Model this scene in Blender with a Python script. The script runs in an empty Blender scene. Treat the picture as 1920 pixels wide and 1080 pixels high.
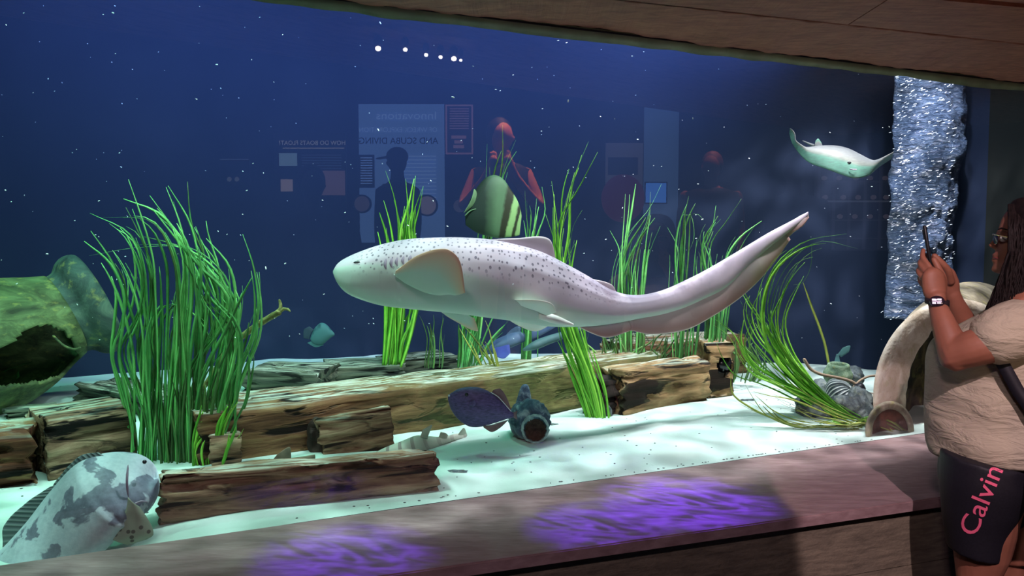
import bpy, bmesh, math, random
from mathutils import Vector, Matrix, noise
random.seed(7)
PI = math.pi
# ------------------------------------------------------------------ camera, exposure, light
F = 1500.0
PITCH = math.atan(94 / 1500)
CP, SP = math.cos(PITCH), math.sin(PITCH)
CAMZ = 1.5
col = bpy.context.scene.collection
sc = bpy.context.scene

cam = bpy.data.cameras.new('camera')
camo = bpy.data.objects.new('camera', cam)
col.objects.link(camo)
cam.sensor_width = 36
cam.lens = 36 * F / 1920
cam.clip_start = .05
camo.location = (0, 0, CAMZ)
camo.rotation_euler = (PI / 2 - PITCH, 0, 0)
sc.camera = camo
sc.view_settings.view_transform = 'Standard'
sc.view_settings.look = 'None'
sc.view_settings.gamma = 1
sc.view_settings.exposure = 0.0
sc.view_settings.use_curve_mapping = False

def lin(r, g, b):
    return tuple((c / 12.92 if c <= .04045 else ((c + .055) / 1.055) ** 2.4) for c in (r / 255, g / 255, b / 255))

def ray(px, py):
    a = (px - 960) / F
    b = -(py - 540) / F
    return Vector((a, CP + b * SP, -SP + b * CP))
def P(px, py, Y):
    r = ray(px, py)
    return Vector((0, 0, CAMZ)) + r * (Y / r.y)
def onz(px, py, z=.6):
    r = ray(px, py)
    return Vector((0, 0, CAMZ)) + r * ((z - CAMZ) / r.z)
def proj(v):
    d = Vector(v) - Vector((0, 0, CAMZ))
    fw = d.y * CP - d.z * SP
    up = d.y * SP + d.z * CP
    return 960 + F * d.x / fw, 540 - F * up / fw

GU = Vector((1, .4505, 0)).normalized()          # along the glass
GN = Vector((-GU.y, GU.x, 0))                    # into the tank
G0 = Vector((0, 2.785, 0))
ZB, ZT = .6, 2.232                               # glass bottom and top
def G(u, v, z=0.0):
    return G0 + GU * u + GN * v + Vector((0, 0, z))
def glassY(px):
    return 2.785 / (1 - .4505 * (px - 960) / F)

w = bpy.data.worlds.new('world')
sc.world = w
w.use_nodes = True
w.node_tree.nodes['Background'].inputs[0].default_value = (.10, .12, .2, 1)
w.node_tree.nodes['Background'].inputs[1].default_value = .02

def aim(o, target):
    d = Vector(target) - o.location
    o.rotation_euler = d.to_track_quat('-Z', 'Y').to_euler()

def gobo(l, scale, lo, hi, stretch=(1, 1, 1), power=5):
    """water-surface caustics in the lamp's own beam"""
    l.use_nodes = True
    nt = l.node_tree
    em = nt.nodes['Emission']
    tc = nt.nodes.new('ShaderNodeTexCoord')
    mp = nt.nodes.new('ShaderNodeMapping')
    mp.inputs['Scale'].default_value = stretch
    n1 = nt.nodes.new('ShaderNodeTexNoise')
    n1.inputs['Scale'].default_value = scale
    n1.inputs['Detail'].default_value = 2
    n1.inputs['Distortion'].default_value = 1.2
    s = nt.nodes.new('ShaderNodeMath'); s.operation = 'SUBTRACT'; s.inputs[1].default_value = .5
    a = nt.nodes.new('ShaderNodeMath'); a.operation = 'ABSOLUTE'
    m = nt.nodes.new('ShaderNodeMath'); m.operation = 'MULTIPLY_ADD'; m.inputs[1].default_value = -power; m.inputs[2].default_value = 1
    m.use_clamp = True
    p = nt.nodes.new('ShaderNodeMath'); p.operation = 'POWER'; p.inputs[1].default_value = 2.0
    q = nt.nodes.new('ShaderNodeMath'); q.operation = 'MULTIPLY_ADD'; q.inputs[1].default_value = hi - lo; q.inputs[2].default_value = lo
    L = nt.links.new
    L(tc.outputs['Normal'], mp.inputs[0]); L(mp.outputs[0], n1.inputs['Vector']); L(n1.outputs['Fac'], s.inputs[0])
    L(s.outputs[0], a.inputs[0]); L(a.outputs[0], m.inputs[0]); L(m.outputs[0], p.inputs[0]); L(p.outputs[0], q.inputs[0])
    L(q.outputs[0], em.inputs['Strength'])

def spot(name, loc, target, energy, color, angle, blend=.4, radius=.06):
    l = bpy.data.lights.new(name, 'SPOT')
    l.energy = energy; l.color = color; l.spot_size = math.radians(angle); l.spot_blend = blend; l.shadow_soft_size = radius
    o = bpy.data.objects.new(name, l); col.objects.link(o); o.location = loc; aim(o, target)
    return o
def area(name, loc, target, energy, color, sx, sy, spread=180):
    l = bpy.data.lights.new(name, 'AREA')
    l.energy = energy; l.color = color; l.shape = 'RECTANGLE'; l.size = sx; l.size_y = sy; l.spread = math.radians(spread)
    o = bpy.data.objects.new(name, l); col.objects.link(o); o.location = loc; aim(o, target)
    return o

# tank lamps hang above the water just behind the front pane and lean into the tank
TL = [(-2.6, (.50, 1, .80), 44), (-1.3, (.58, 1, .86), 52), (0.0, (.76, .96, 1.0), 60), (1.2, (.88, .92, 1.0), 70), (2.5, (1, .95, .97), 150)]
for i, (u, c, e) in enumerate(TL):
    o = spot('tank_lamp', G(u, .22, 3.35), G(u, 1.15, .6), e, c, 80, .35, .05)
    gobo(o.data, 8.0, .34, 5.2, (1, 1, 1), 11)
# row of lamps over the rear of the tank, greener
for i, (u, c, e) in enumerate([(-2.8, (.22, 1, .62), 60), (-1.2, (.22, 1, .64), 80), (0.3, (.30, .98, .76), 60), (1.8, (.55, .8, 1), 40)]):
    o = spot('tank_lamp', G(u, 1.9, 3.7), G(u, 1.8, .6), e, c, 80, .6, .05)
    gobo(o.data, 6, .6, 2.0)
# added deep blue wash on the rear wall, in place of water haze
area('blue_wash', G(.9, 1.5, 3.3), G(.9, 3.3, 2.9), 150, (.28, .44, 1), 6.0, .4, 120)
# long diffuse fill lights added behind the header: they light the sides of everything that faces the pane
area('front_fill', G(-1.2, .30, 3.2), G(-1.2, 1.9, .7), 36, (.55, 1, .86), 3.0, .3, 110)
area('front_fill', G(1.6, .30, 3.2), G(1.6, 1.9, .7), 46, (.88, .93, 1), 2.6, .3, 110)
# added room-side spots for the violet patches of tank light on the sill
vs = []
for (tx, ty, e, ang, sz) in [(1290, 940, 140, 20, 0), (1120, 985, 85, 15, 0), (650, 1040, 75, 17, 0)]:
    t = onz(tx, ty)
    o = spot('violet_patch_spot', t + Vector((.08, .18, 1.6)), t, e, (.15, .04, 1), ang * 1.25, .95, .01)
    gobo(o.data, 6, .22, 3.8, (1, 2.6, 1), 6)
# visitor room: warm down light at the right, weak fill lights added elsewhere
spot('room_lamp', (.7, -.5, 3.3), (1.80, 2.75, .50), 480, (1, .74, .82), 23, .10, .02)
spot('sill_fill', (-.6, -.6, 3.2), (.1, 2.2, .6), 70, (.95, .62, .85), 46, .5, .05)
spot('header_fill', (1.6, .9, .9), (1.9, 3.1, 2.3), 14, (1, .72, .55), 100, .8, .10)
spot('room_fill', (-.6, -.9, 3.4), (1.2, 2.6, .9), 85, (.98, .80, .80), 80, .8, .10)

# ------------------------------------------------------------------ mesh helpers
def wloc(o):
    v = Vector((0, 0, 0))
    while o:
        v += o.location; o = o.parent
    return v
def props(o, label=None, cat=None, group=None, kind=None):
    if label: o['label'] = label
    if cat: o['category'] = cat
    if group: o['group'] = group
    if kind: o['kind'] = kind
    return o
def link_mesh(name, bm, mat, parent=None, smooth=True, origin=None, normals=True):
    if normals: bmesh.ops.recalc_face_normals(bm, faces=bm.faces)
    me = bpy.data.meshes.new(name)
    bm.to_mesh(me); bm.free()
    if smooth:
        for p_ in me.polygons: p_.use_smooth = True
    o = bpy.data.objects.new(name, me); col.objects.link(o)
    if isinstance(mat, (list, tuple)):
        for m in mat: me.materials.append(m)
    elif mat: me.materials.append(mat)
    if parent:
        o.parent = parent
        me.transform(Matrix.Translation(-wloc(parent)))
    else:
        if origin is None:
            xs = [v.co for v in me.vertices]
            origin = Vector(((min(v.x for v in xs) + max(v.x for v in xs)) / 2, (min(v.y for v in xs) + max(v.y for v in xs)) / 2, min(v.z for v in xs)))
        me.transform(Matrix.Translation(-Vector(origin)))
        o.location = origin
    return o
def thing(name, label, cat, loc, group=None):
    o = bpy.data.objects.new(name, None); col.objects.link(o)
    o.location = loc; o.empty_display_size = .05
    return props(o, label, cat, group)
def mod(o, t, **k):
    m = o.modifiers.new(t.lower(), t)
    for a, b in k.items(): setattr(m, a, b)
    return m

def grid_bm(bm, rows, closed_u=False, cap=False, uv=True):
    """rows: list of lists of points; returns verts. closed_u joins each row's ends"""
    uvl = bm.loops.layers.uv.verify()
    V = [[bm.verts.new(p) for p in r] for r in rows]
    n, m = len(V), len(V[0])
    for i in range(n - 1):
        for j in range(m if closed_u else m - 1):
            j2 = (j + 1) % m
            try: f = bm.faces.new((V[i][j], V[i][j2], V[i + 1][j2], V[i + 1][j]))
            except ValueError: continue
            uvs = ((i, j), (i, j + 1), (i + 1, j + 1), (i + 1, j))
            for lo, (a, b) in zip(f.loops, uvs):
                lo[uvl].uv = (a / (n - 1), b / (m if closed_u else m - 1))
    if cap and closed_u:
        for r, uu in ((V[0], 0), (V[-1], 1)):
            try:
                f = bm.faces.new(r)
                for lo in f.loops: lo[uvl].uv = (uu, .5)
            except ValueError: pass
    return V

def crm(pts, n):
    """Catmull-Rom resample (by chord length) of tuples/Vectors to n points"""
    pts = [tuple(p) for p in pts]
    k = len(pts[0])
    if len(pts) == 2:
        return [tuple(pts[0][d] + (pts[1][d] - pts[0][d]) * i / (n - 1) for d in range(k)) for i in range(n)]
    d = [0]
    for a, b in zip(pts, pts[1:]):
        d.append(d[-1] + max(1e-6, math.sqrt(sum((x - y) ** 2 for x, y in zip(a, b)))))
    out = []
    for i in range(n):
        s = d[-1] * i / (n - 1)
        j = 0
        while j < len(pts) - 2 and d[j + 1] < s: j += 1
        t = min(1, max(0, (s - d[j]) / (d[j + 1] - d[j])))
        p1, p2 = pts[j], pts[j + 1]
        h = d[j + 1] - d[j]
        m1 = [((p2[q] - pts[j - 1][q]) / (d[j + 1] - d[j - 1]) if j > 0 else (p2[q] - p1[q]) / h) * h for q in range(k)]
        m2 = [((pts[j + 2][q] - p1[q]) / (d[j + 2] - d[j]) if j + 2 < len(pts) else (p2[q] - p1[q]) / h) * h for q in range(k)]
        t2, t3 = t * t, t * t * t
        out.append(tuple((2 * t3 - 3 * t2 + 1) * p1[q] + (t3 - 2 * t2 + t) * m1[q] + (-2 * t3 + 3 * t2) * p2[q] + (t3 - t2) * m2[q] for q in range(k)))
    return out

def tube_bm(bm, pts, radii, seg=10, flat=1.0, flatdir=None, uv=True):
    """tapered tube with rounded ends through pts"""
    pts = [Vector(p) for p in pts]
    rows = []
    n = len(pts)
    up = Vector((0, 0, 1))
    prev = None
    for i, p in enumerate(pts):
        t = (pts[min(i + 1, n - 1)] - pts[max(i - 1, 0)])
        t = t.normalized() if t.length > 1e-9 else Vector((0, 0, 1))
        if flatdir is not None:
            a = (flatdir - t * flatdir.dot(t))
            a = a.normalized() if a.length > 1e-6 else t.orthogonal().normalized()
        elif prev is None:
            a = t.orthogonal().normalized()
        else:
            a = (prev - t * prev.dot(t))
            a = a.normalized() if a.length > 1e-6 else t.orthogonal().normalized()
        prev = a
        b = t.cross(a)
        r = radii[i] if isinstance(radii, (list, tuple)) else radii
        if i == 0:
            for q in (.25, .75): rows.append([p - t * r * .95 * math.cos(q * PI / 2) + (a * math.cos(x) * flat + b * math.sin(x)) * r * math.sin(q * PI / 2) for x in [2 * PI * k / seg for k in range(seg)]])
        rows.append([p + (a * math.cos(x) * flat + b * math.sin(x)) * r for x in [2 * PI * k / seg for k in range(seg)]])
        if i == n - 1:
            for q in (.75, .25): rows.append([p + t * r * .95 * math.cos(q * PI / 2) + (a * math.cos(x) * flat + b * math.sin(x)) * r * math.sin(q * PI / 2) for x in [2 * PI * k / seg for k in range(seg)]])
    grid_bm(bm, rows, True, True)
def ball_bm(bm, c, r, seg=16, rings=10, rot=None):
    c = Vector(c)
    if not hasattr(r, '__len__'): r = (r, r, r)
    rows = []
    for i in range(rings + 1):
        th = PI * (i + .02) / (rings + .04)
        row = []
        for j in range(seg):
            v = Vector((r[0] * math.sin(th) * math.cos(2 * PI * j / seg), r[1] * math.sin(th) * math.sin(2 * PI * j / seg), r[2] * math.cos(th)))
            if rot is not None: v = rot @ v
            row.append(c + v)
        rows.append(row)
    grid_bm(bm, rows, True, True)
def box_bm(bm, lo, hi, frame=None, bevel=0):
    vs = []
    for z in (lo[2], hi[2]):
        for (x, y) in ((lo[0], lo[1]), (hi[0], lo[1]), (hi[0], hi[1]), (lo[0], hi[1])):
            v = Vector((x, y, z))
            vs.append(bm.verts.new(frame @ v if frame else v))
    fs = []
    for q in ((0, 3, 2, 1), (4, 5, 6, 7), (0, 1, 5, 4), (1, 2, 6, 5), (2, 3, 7, 6), (3, 0, 4, 7)):
        fs.append(bm.faces.new([vs[i] for i in q]))
    if bevel:
        bmesh.ops.bevel(bm, geom=list({e for f in fs for e in f.edges}), offset=bevel, segments=2, profile=.5, affect='EDGES')
def prism_bm(bm, poly, z0, z1):
    """poly of (x,y) extruded z0..z1"""
    a = [bm.verts.new((x, y, z0)) for x, y in poly]
    b = [bm.verts.new((x, y, z1)) for x, y in poly]
    bm.faces.new(a[::-1]); bm.faces.new(b)
    for i in range(len(a)):
        j = (i + 1) % len(a)
        bm.faces.new((a[i], a[j], b[j], b[i]))

def loft_pairs(pairs, n=60, seg=28, bump=None, sq=2.0, lean=0.0):
    """pairs: (ax, ay, bx, by, Y, half_depth): a back edge and a belly edge in the photograph at depth Y"""
    st = crm(pairs, n)
    rows = []
    for i, (ax, ay, bx, by, Y, wd) in enumerate(st):
        A, B = P(ax, ay, Y + lean), P(bx, by, Y - lean)
        c = (A + B) / 2; h = (A - B) / 2
        row = []
        for k in range(seg):
            an = 2 * PI * k / seg                       # 0 = back, pi = belly; sin>0 towards the viewer
            ca, sa = math.cos(an), math.sin(an)
            e = 2.0 / sq
            ca2 = math.copysign(abs(ca) ** e, ca); sa2 = math.copysign(abs(sa) ** e, sa)
            r = 1 + (bump(i / (n - 1), an) if bump else 0)
            row.append(c + h * ca2 * r + Vector((0, -1, 0)) * wd * sa2 * r)
        rows.append(row)
    bm = bmesh.new()
    grid_bm(bm, rows, True, True)
    return bm

def fin_bm(A, B, thick=.006, n=24, m=12, bow=0.0, wave=0.0, et=4.0):
    """fin between edge A and edge B, each a list of (px, py, Y)"""
    A = [P(*a) for a in crm(A, n)]; B = [P(*b) for b in crm(B, n)]
    rows = []
    for i in range(n):
        d = B[i] - A[i]
        tang = (A[min(i + 1, n - 1)] - A[max(i - 1, 0)]) + (B[min(i + 1, n - 1)] - B[max(i - 1, 0)])
        nn = d.cross(tang)
        nn = nn.normalized() if nn.length > 1e-9 else Vector((0, -1, 0))
        if nn.y > 0: nn = -nn
        front, back = [], []
        eu = min(1, et * min(i, n - 1 - i) / (n - 1) + (.12 if et > 3 else .02))
        for j in range(m + 1):
            t = j / m
            c = A[i] + d * t + nn * (bow * math.sin(PI * t) + wave * math.sin(i * .9) * t)
            th = thick * math.sqrt(max(0, 1 - t) * .9 + .06) * eu if t < 1 else thick * .12
            front.append(c + nn * th); back.append(c - nn * th)
        rows.append(front + back[::-1])
    bm = bmesh.new()
    uvl = bm.loops.layers.uv.verify()
    V = [[bm.verts.new(p) for p in r] for r in rows]
    M = 2 * (m + 1)
    def tv(j): return j / m if j <= m else (M - 1 - j) / m
    for i in range(n - 1):
        for j in range(M):
            j2 = (j + 1) % M
            f = bm.faces.new((V[i][j], V[i][j2], V[i + 1][j2], V[i + 1][j]))
            for lo, (a, b) in zip(f.loops, ((i, j), (i, j2), (i + 1, j2), (i + 1, j))):
                lo[uvl].uv = (a / (n - 1), tv(b))
    for r, uu in ((V[0], 0), (V[-1], 1)):
        for j in range(m):
            try:
                f = bm.faces.new((r[j], r[j + 1], r[M - 2 - j], r[M - 1 - j]))
                for lo in f.loops: lo[uvl].uv = (uu, j / m)
            except ValueError: pass
    return bm

# ------------------------------------------------------------------ materials
class NT:
    def __init__(s, name, rough=.6, spec=.3, metal=0):
        s.m = bpy.data.materials.new(name); s.m.use_nodes = True
        s.t = s.m.node_tree; s.b = s.t.nodes['Principled BSDF']
        s.b.inputs['Roughness'].default_value = rough
        s.b.inputs['Specular IOR Level'].default_value = spec
        s.b.inputs['Metallic'].default_value = metal
        s.tc = s.t.nodes.new('ShaderNodeTexCoord')
    def n(s, t, **k):
        nd = s.t.nodes.new('ShaderNode' + t)
        for a, b in k.items():
            if hasattr(nd, a) and a not in nd.inputs: setattr(nd, a, b)
            else: nd.inputs[a].default_value = b
        return nd
    def l(s, a, b): s.t.links.new(a, b)
    def mapping(s, scale=(1, 1, 1), rot=(0, 0, 0), src='Object', loc=(0, 0, 0)):
        mp = s.n('Mapping'); mp.inputs['Scale'].default_value = scale; mp.inputs['Rotation'].default_value = rot; mp.inputs['Location'].default_value = loc
        s.l(s.tc.outputs[src], mp.inputs[0]); return mp.outputs[0]
    def noise(s, vec, scale, detail=4, rough=.5, dist=0):
        nd = s.n('TexNoise'); nd.inputs['Scale'].default_value = scale; nd.inputs['Detail'].default_value = detail
        nd.inputs['Roughness'].default_value = rough; nd.inputs['Distortion'].default_value = dist
        s.l(vec, nd.inputs['Vector']); return nd.outputs['Fac']
    def ramp(s, fac, stops, interp='LINEAR'):
        r = s.n('ValToRGB'); cr = r.color_ramp; cr.interpolation = interp
        cr.elements.remove(cr.elements[-1])
        cr.elements[0].position = stops[0][0]; cr.elements[0].color = (*stops[0][1][:3], 1)
        for (p, c) in stops[1:]:
            e = cr.elements.new(p); e.color = (*c[:3], 1)
        s.l(fac, r.inputs[0]); return r.outputs[0]
    def mix(s, fac, a, b, mode='MIX'):
        m = s.n('Mix'); m.data_type = 'RGBA'; m.blend_type = mode
        for v, sock in ((fac, m.inputs[0]), (a, m.inputs[6]), (b, m.inputs[7])):
            if isinstance(v, (int, float)): sock.default_value = v
            elif isinstance(v, tuple): sock.default_value = (*v[:3], 1)
            else: s.l(v, sock)
        return m.outputs[2]
    def math(s, op, a, b=0.0, clamp=False):
        m = s.n('Math'); m.operation = op; m.use_clamp = clamp
        for v, sock in ((a, m.inputs[0]), (b, m.inputs[1])):
            if isinstance(v, (int, float)): sock.default_value = v
            else: s.l(v, sock)
        return m.outputs[0]
    def sep(s, vec):
        x = s.n('SeparateXYZ'); s.l(vec, x.inputs[0]); return x.outputs
    def color(s, c):
        if isinstance(c, tuple): s.b.inputs['Base Color'].default_value = (*c[:3], 1)
        else: s.l(c, s.b.inputs['Base Color'])
    def bump(s, h, strength=.4, dist=.01):
        b = s.n('Bump'); b.inputs['Strength'].default_value = strength; b.inputs['Distance'].default_value = dist
        s.l(h, b.inputs['Height']); s.l(b.outputs[0], s.b.inputs['Normal'])
    def emit(s, c, st):
        if isinstance(c, tuple): s.b.inputs['Emission Color'].default_value = (*c[:3], 1)
        else: s.l(c, s.b.inputs['Emission Color'])
        s.b.inputs['Emission Strength'].default_value = st

def simple(name, c, rough=.6, var=.12, scale=20, spec=.3, metal=0, bump=0):
    s = NT(name, rough, spec, metal)
    v = s.mapping()
    f = s.noise(v, scale, 4)
    s.color(s.ramp(f, [(.3, tuple(x * (1 - var) for x in c)), (.7, tuple(min(1, x * (1 + var)) for x in c))]))
    if bump: s.bump(f, bump, .005)
    return s.m

def wood(name, dark, mid, light, moss=None, mossamt=.5, seed=0, gr=1.0, mossx=None, toplight_dust=.45):
    s = NT(name, .75, .2)
    v = s.mapping((1.0 * gr, 9 * gr, 9 * gr), loc=(seed, seed * 2, 0))
    g = s.noise(v, 3.2, 7, .62, .5)
    v2 = s.mapping((.9, 5, 5), loc=(seed * 3, 0, seed))
    k = s.noise(v2, 2.4, 4, .55, .7)
    c = s.ramp(g, [(.30, dark), (.5, mid), (.72, light)])
    crack = s.ramp(k, [(.40, (0, 0, 0)), (.45, (1, 1, 1))])
    c = s.mix(crack, tuple(x * .25 for x in dark), c)
    if moss:
        mm = s.noise(s.mapping((2, 2, 2), loc=(seed, 1, 2)), 2.2, 5, .6)
        mr = s.ramp(mm, [(.62 - mossamt * .35, (0, 0, 0)), (.78 - mossamt * .35, (1, 1, 1))])
        mn = s.noise(s.mapping((3, 8, 12)), 6, 5, .6)
        mc = s.ramp(mn, [(.3, tuple(x * .45 for x in moss)), (.6, moss), (.75, tuple(min(1, x * 1.5) for x in moss))])
        f = s.math('MULTIPLY', mr, .75)
        if mossx:
            mp_ = s.n('MapRange'); mp_.inputs[1].default_value = mossx[0]; mp_.inputs[2].default_value = mossx[1]; mp_.clamp = True
            s.l(s.sep(s.tc.outputs['Object'])[0], mp_.inputs[0]); f = s.math('MULTIPLY', f, mp_.outputs[0])
        c = s.mix(f, c, mc)
    if toplight_dust:    # caustic light streaks painted pale on upward faces, with some sediment
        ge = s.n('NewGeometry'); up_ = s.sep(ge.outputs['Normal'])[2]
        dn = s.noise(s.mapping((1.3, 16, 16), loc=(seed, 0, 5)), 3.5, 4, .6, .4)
        df = s.math('MULTIPLY', s.ramp(up_, [(.55, (0, 0, 0)), (.9, (1, 1, 1))]), s.ramp(dn, [(.45, (0, 0, 0)), (.6, (toplight_dust * 1.6,) * 3)]))
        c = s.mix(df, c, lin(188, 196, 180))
    s.color(c)
    h = s.math('ADD', g, s.math('MULTIPLY', crack, .8))
    s.bump(h, .7, .012)
    return s.m

# sand
S = NT('pale_sand', .9, .1)
v = S.mapping()
n1 = S.noise(v, 3, 5, .6); n2 = S.noise(v, 260, 2)
S.color(S.mix(n2, S.ramp(n1, [(.3, (.44, .58, .53)), (.7, (.54, .67, .62))]), (.52, .64, .59)))
S.bump(S.noise(v, 40, 6, .7), .25, .01)
M_sand = S.m

S = NT('sill_laminate', .42, .4)
v = S.mapping((3, 14, 14), rot=(0, 0, -.36))
S.color(S.ramp(S.noise(v, 3, 6, .6, .3), [(.3, lin(128, 102, 102)), (.55, lin(148, 122, 122)), (.75, lin(166, 140, 138))]))
rr = S.noise(v, 8, 4); S.l(S.ramp(rr, [(.3, (.34,) * 3), (.8, (.6,) * 3)]), S.b.inputs['Roughness'])
S.bump(rr, .12, .004)
M_sill = S.m
def planks(name, d, l, scale=(3, 14, 14), rot=0, bw=.16):
    s = NT(name, .6, .3)
    v = s.mapping(scale, rot=(0, 0, rot))
    g = s.noise(v, 3, 7, .65, .5)
    fine = s.noise(s.mapping((60, 3, 60), rot=(0, 0, rot)), 1.5, 4, .6)
    c = s.ramp(g, [(.3, d), (.7, l)])
    s.color(s.mix(s.math('MULTIPLY', fine, .35), c, tuple(x * .5 for x in d)))
    s.bump(s.math('ADD', g, fine), .35, .006)
    return s.m
M_front = planks('front_boards', lin(92, 84, 72), lin(140, 128, 108), (2, 8, 20), -.4)
M_beam = planks('header_boards', lin(110, 62, 48), lin(168, 110, 88), (3, 12, 12), -.35)
M_seal = simple('silicone_seal', lin(120, 128, 100), .5, .2, 12)
M_blackwall = simple('black_tank_wall', (.006, .009, .009), .8, .2, 5)
M_room = simple('dark_room_paint', (.012, .012, .016), .8, .2, 3)
M_floor = simple('dark_carpet', (.02, .02, .022), .9, .3, 40)

S = NT('blue_tank_wall', .85, .15)
v = S.mapping()
S.color(S.ramp(S.noise(v, 1.2, 3), [(.3, (.011, .019, .044)), (.7, (.015, .024, .052))]))
M_blue = S.m

# aquarium pane: clear with a weak mirror
m = bpy.data.materials.new('aquarium_pane'); m.use_nodes = True
nt = m.node_tree; nt.nodes.clear()
out = nt.nodes.new('ShaderNodeOutputMaterial'); tr = nt.nodes.new('ShaderNodeBsdfTransparent'); gl = nt.nodes.new('ShaderNodeBsdfGlossy')
gl.inputs['Roughness'].default_value = 0.0
tr.inputs[0].default_value = (.97, .985, .98, 1)
mx = nt.nodes.new('ShaderNodeMixShader'); mx.inputs[0].default_value = .11
nt.links.new(tr.outputs[0], mx.inputs[1]); nt.links.new(gl.outputs[0], mx.inputs[2]); nt.links.new(mx.outputs[0], out.inputs[0])
M_pane = m
m = bpy.data.materials.new('pane_inner_face'); m.use_nodes = True
nt = m.node_tree; nt.nodes.clear()
out = nt.nodes.new('ShaderNodeOutputMaterial'); tr = nt.nodes.new('ShaderNodeBsdfTransparent'); nt.links.new(tr.outputs[0], out.inputs[0])
M_pane2 = m

# ------------------------------------------------------------------ the setting
def struct(name, bm, mat, smooth=False):
    o = link_mesh(name, bm, mat, smooth=smooth); o['kind'] = 'structure'; return o
# sand bed
def sand_h(x, y):
    h = .012 * noise.noise(Vector((x * 1.3, y * 2.1, 0))) + .016 * (1 - abs(2 * noise.noise(Vector((x * 1.1 + .5 * y, y * 3.6 - x * 1.2, 8))))) - .010 + .006 * noise.noise(Vector((x * 4, y * 6, 3)))
    d = (Vector((x, y, 0)) - G0).dot(GN)
    k = max(0, min(1, d / .5))
    dip = .06 * math.exp(-(((x + 1.35) / .32) ** 2 + ((y - 2.33) / .22) ** 2))
    return .597 + h * 1.4 * k + .008 * k - dip - (.02 if d < 0 else 0)
BACK = [(-7, 3.0), (-4.2, 4.2), (-2.7, 5.2), (-1.44, 5.94), (-.24, 6.1), (1.0, 6.0), (2.0, 5.65), (2.75, 5.3), (3.02, 4.9), (3.1, 4.25)]
bm = bmesh.new()
bk = crm(BACK, 120)
KB = [i for i, (x, y) in enumerate(bk) if 960 + F * x / y > 1822][0]
rows = []
for (bx_, by_) in bk:
    u = (Vector((bx_, by_, 0)) - G0).dot(GU)
    f0 = G(u, .012)
    row = []
    for j in range(70):
        t = (j / 69) ** 1.4
        x = f0.x + (bx_ - f0.x) * t; y = f0.y + (by_ - f0.y) * t
        row.append((x, y, sand_h(x, y)))
    rows.append(row)
grid_bm(bm, rows)
o = link_mesh('sand_bed', bm, M_sand, origin=(0, 4, .6)); o['kind'] = 'structure'
bm = bmesh.new()
grid_bm(bm, [[(x, y, z) for z in (.45, 1.2, 2, 3, 4.3)] for x, y in bk[:KB + 1]])
o = struct('wall_back', bm, M_blue, True)
bm = bmesh.new()
grid_bm(bm, [[(x, y, z) for z in (.45, 4.3)] for x, y in bk[KB:]])
o = struct('wall_right', bm, M_blackwall, True)
bm = bmesh.new()
box_bm(bm, (-7.2, 0, .3), (-7.1, 4.5, 4.3)); struct('wall_left', bm, M_blackwall)
# pane
def quadbox(bm, u0, u1, v0, v1, z0, z1):
    fr = Matrix.Translation(G0) @ Matrix(((GU.x, GN.x, 0, 0), (GU.y, GN.y, 0, 0), (0, 0, 1, 0), (0, 0, 0, 1)))
    box_bm(bm, (u0, v0, z0), (u1, v1, z1), fr)
bm = bmesh.new(); quadbox(bm, -4.2, 3.3, 0, .012, ZB - .02, ZT + .02)
bmesh.ops.recalc_face_normals(bm, faces=bm.faces)
for f in bm.faces: f.material_index = 0 if f.normal.dot(-GN) > .9 else 1
o = link_mesh('window_1', bm, [M_pane, M_pane2], smooth=False); o['kind'] = 'structure'
# sill: from the pane to the outer edge (not quite parallel)
def so(x, k=1.0): return 2.205 + .352 * x
def gy(x): return 2.785 + .4505 * x
bm = bmesh.new()
xs = [-3.2, -1.2, 0, 1.2, 3.6]
prism_bm(bm, [(x, so(x)) for x in (-3.2, 3.6)] + [(x, gy(x) + .004) for x in (3.6, -3.2)], .565, .6)
bmesh.ops.bevel(bm, geom=[e for e in bm.edges if abs(e.verts[0].co.z - .6) < 1e-4 and abs(e.verts[1].co.z - .6) < 1e-4], offset=.004, segments=2, affect='EDGES')
struct('trim_1', bm, M_sill)
bm = bmesh.new()
zs = [(0, .17), (.173, .36), (.363, .562)]
for z0, z1 in zs:
    prism_bm(bm, [(x, so(x) + .03) for x in (-3.2, 3.6)] + [(x, so(x) + .12) for x in (3.6, -3.2)], z0, z1)
struct('wall_front', bm, M_front)
# header: soffit boards above the pane and the ceiling face over them
def edge_line(a, b):
    return lambda x: a + b * x
L0 = edge_line(2.785, .4505); L1 = edge_line(2.46, .348); L2 = edge_line(2.22, .262); L3 = edge_line(1.7, .2)
bm = bmesh.new()
n = 260
rows = []
for i in range(n):
    x = -3.4 + 7.4 * i / (n - 1)
    row = []
    for j in range(26):
        t = j / 25
        y = L0(x) - .004 + (L1(x) - L0(x)) * t
        if j == 0:
            y += .003
        wob = .010 * noise.noise(Vector((x * 1.7, 0, 0))) + .006 * noise.noise(Vector((x * 5, 2, 0)))
        z = ZT + .004 + t * .012 + .004 * noise.noise(Vector((x * 6, y * 2, 0))) + .003 * math.sin(x * 60 + 3 * noise.noise(Vector((x * 2, y * 3, 5)))) * (1 - abs(t - .4))
        row.append((x, y, z + wob * (1 - t)))
    row.append((x, L1(x), ZT + .25)); row.append((x, L0(x), ZT + .25))
    rows.append(row)
grid_bm(bm, rows, True, True)
struct('trim_2', bm, M_beam, True)
for k, (a, b, dz, nm) in enumerate([(L1, L2, .0, 'trim_3'), (L2, L3, .01, 'trim_4')]):
    for (x0, x1) in ((-3.4, 1.18 - k * .4), (1.184 - k * .4, 4.0)):
        bm = bmesh.new()
        prism_bm(bm, [(x0, b(x0)), (x1, b(x1)), (x1, a(x1) - .008), (x0, a(x0) - .008)], ZT + .016 + dz, ZT + .2)
        struct(nm, bm, M_beam)
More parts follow.
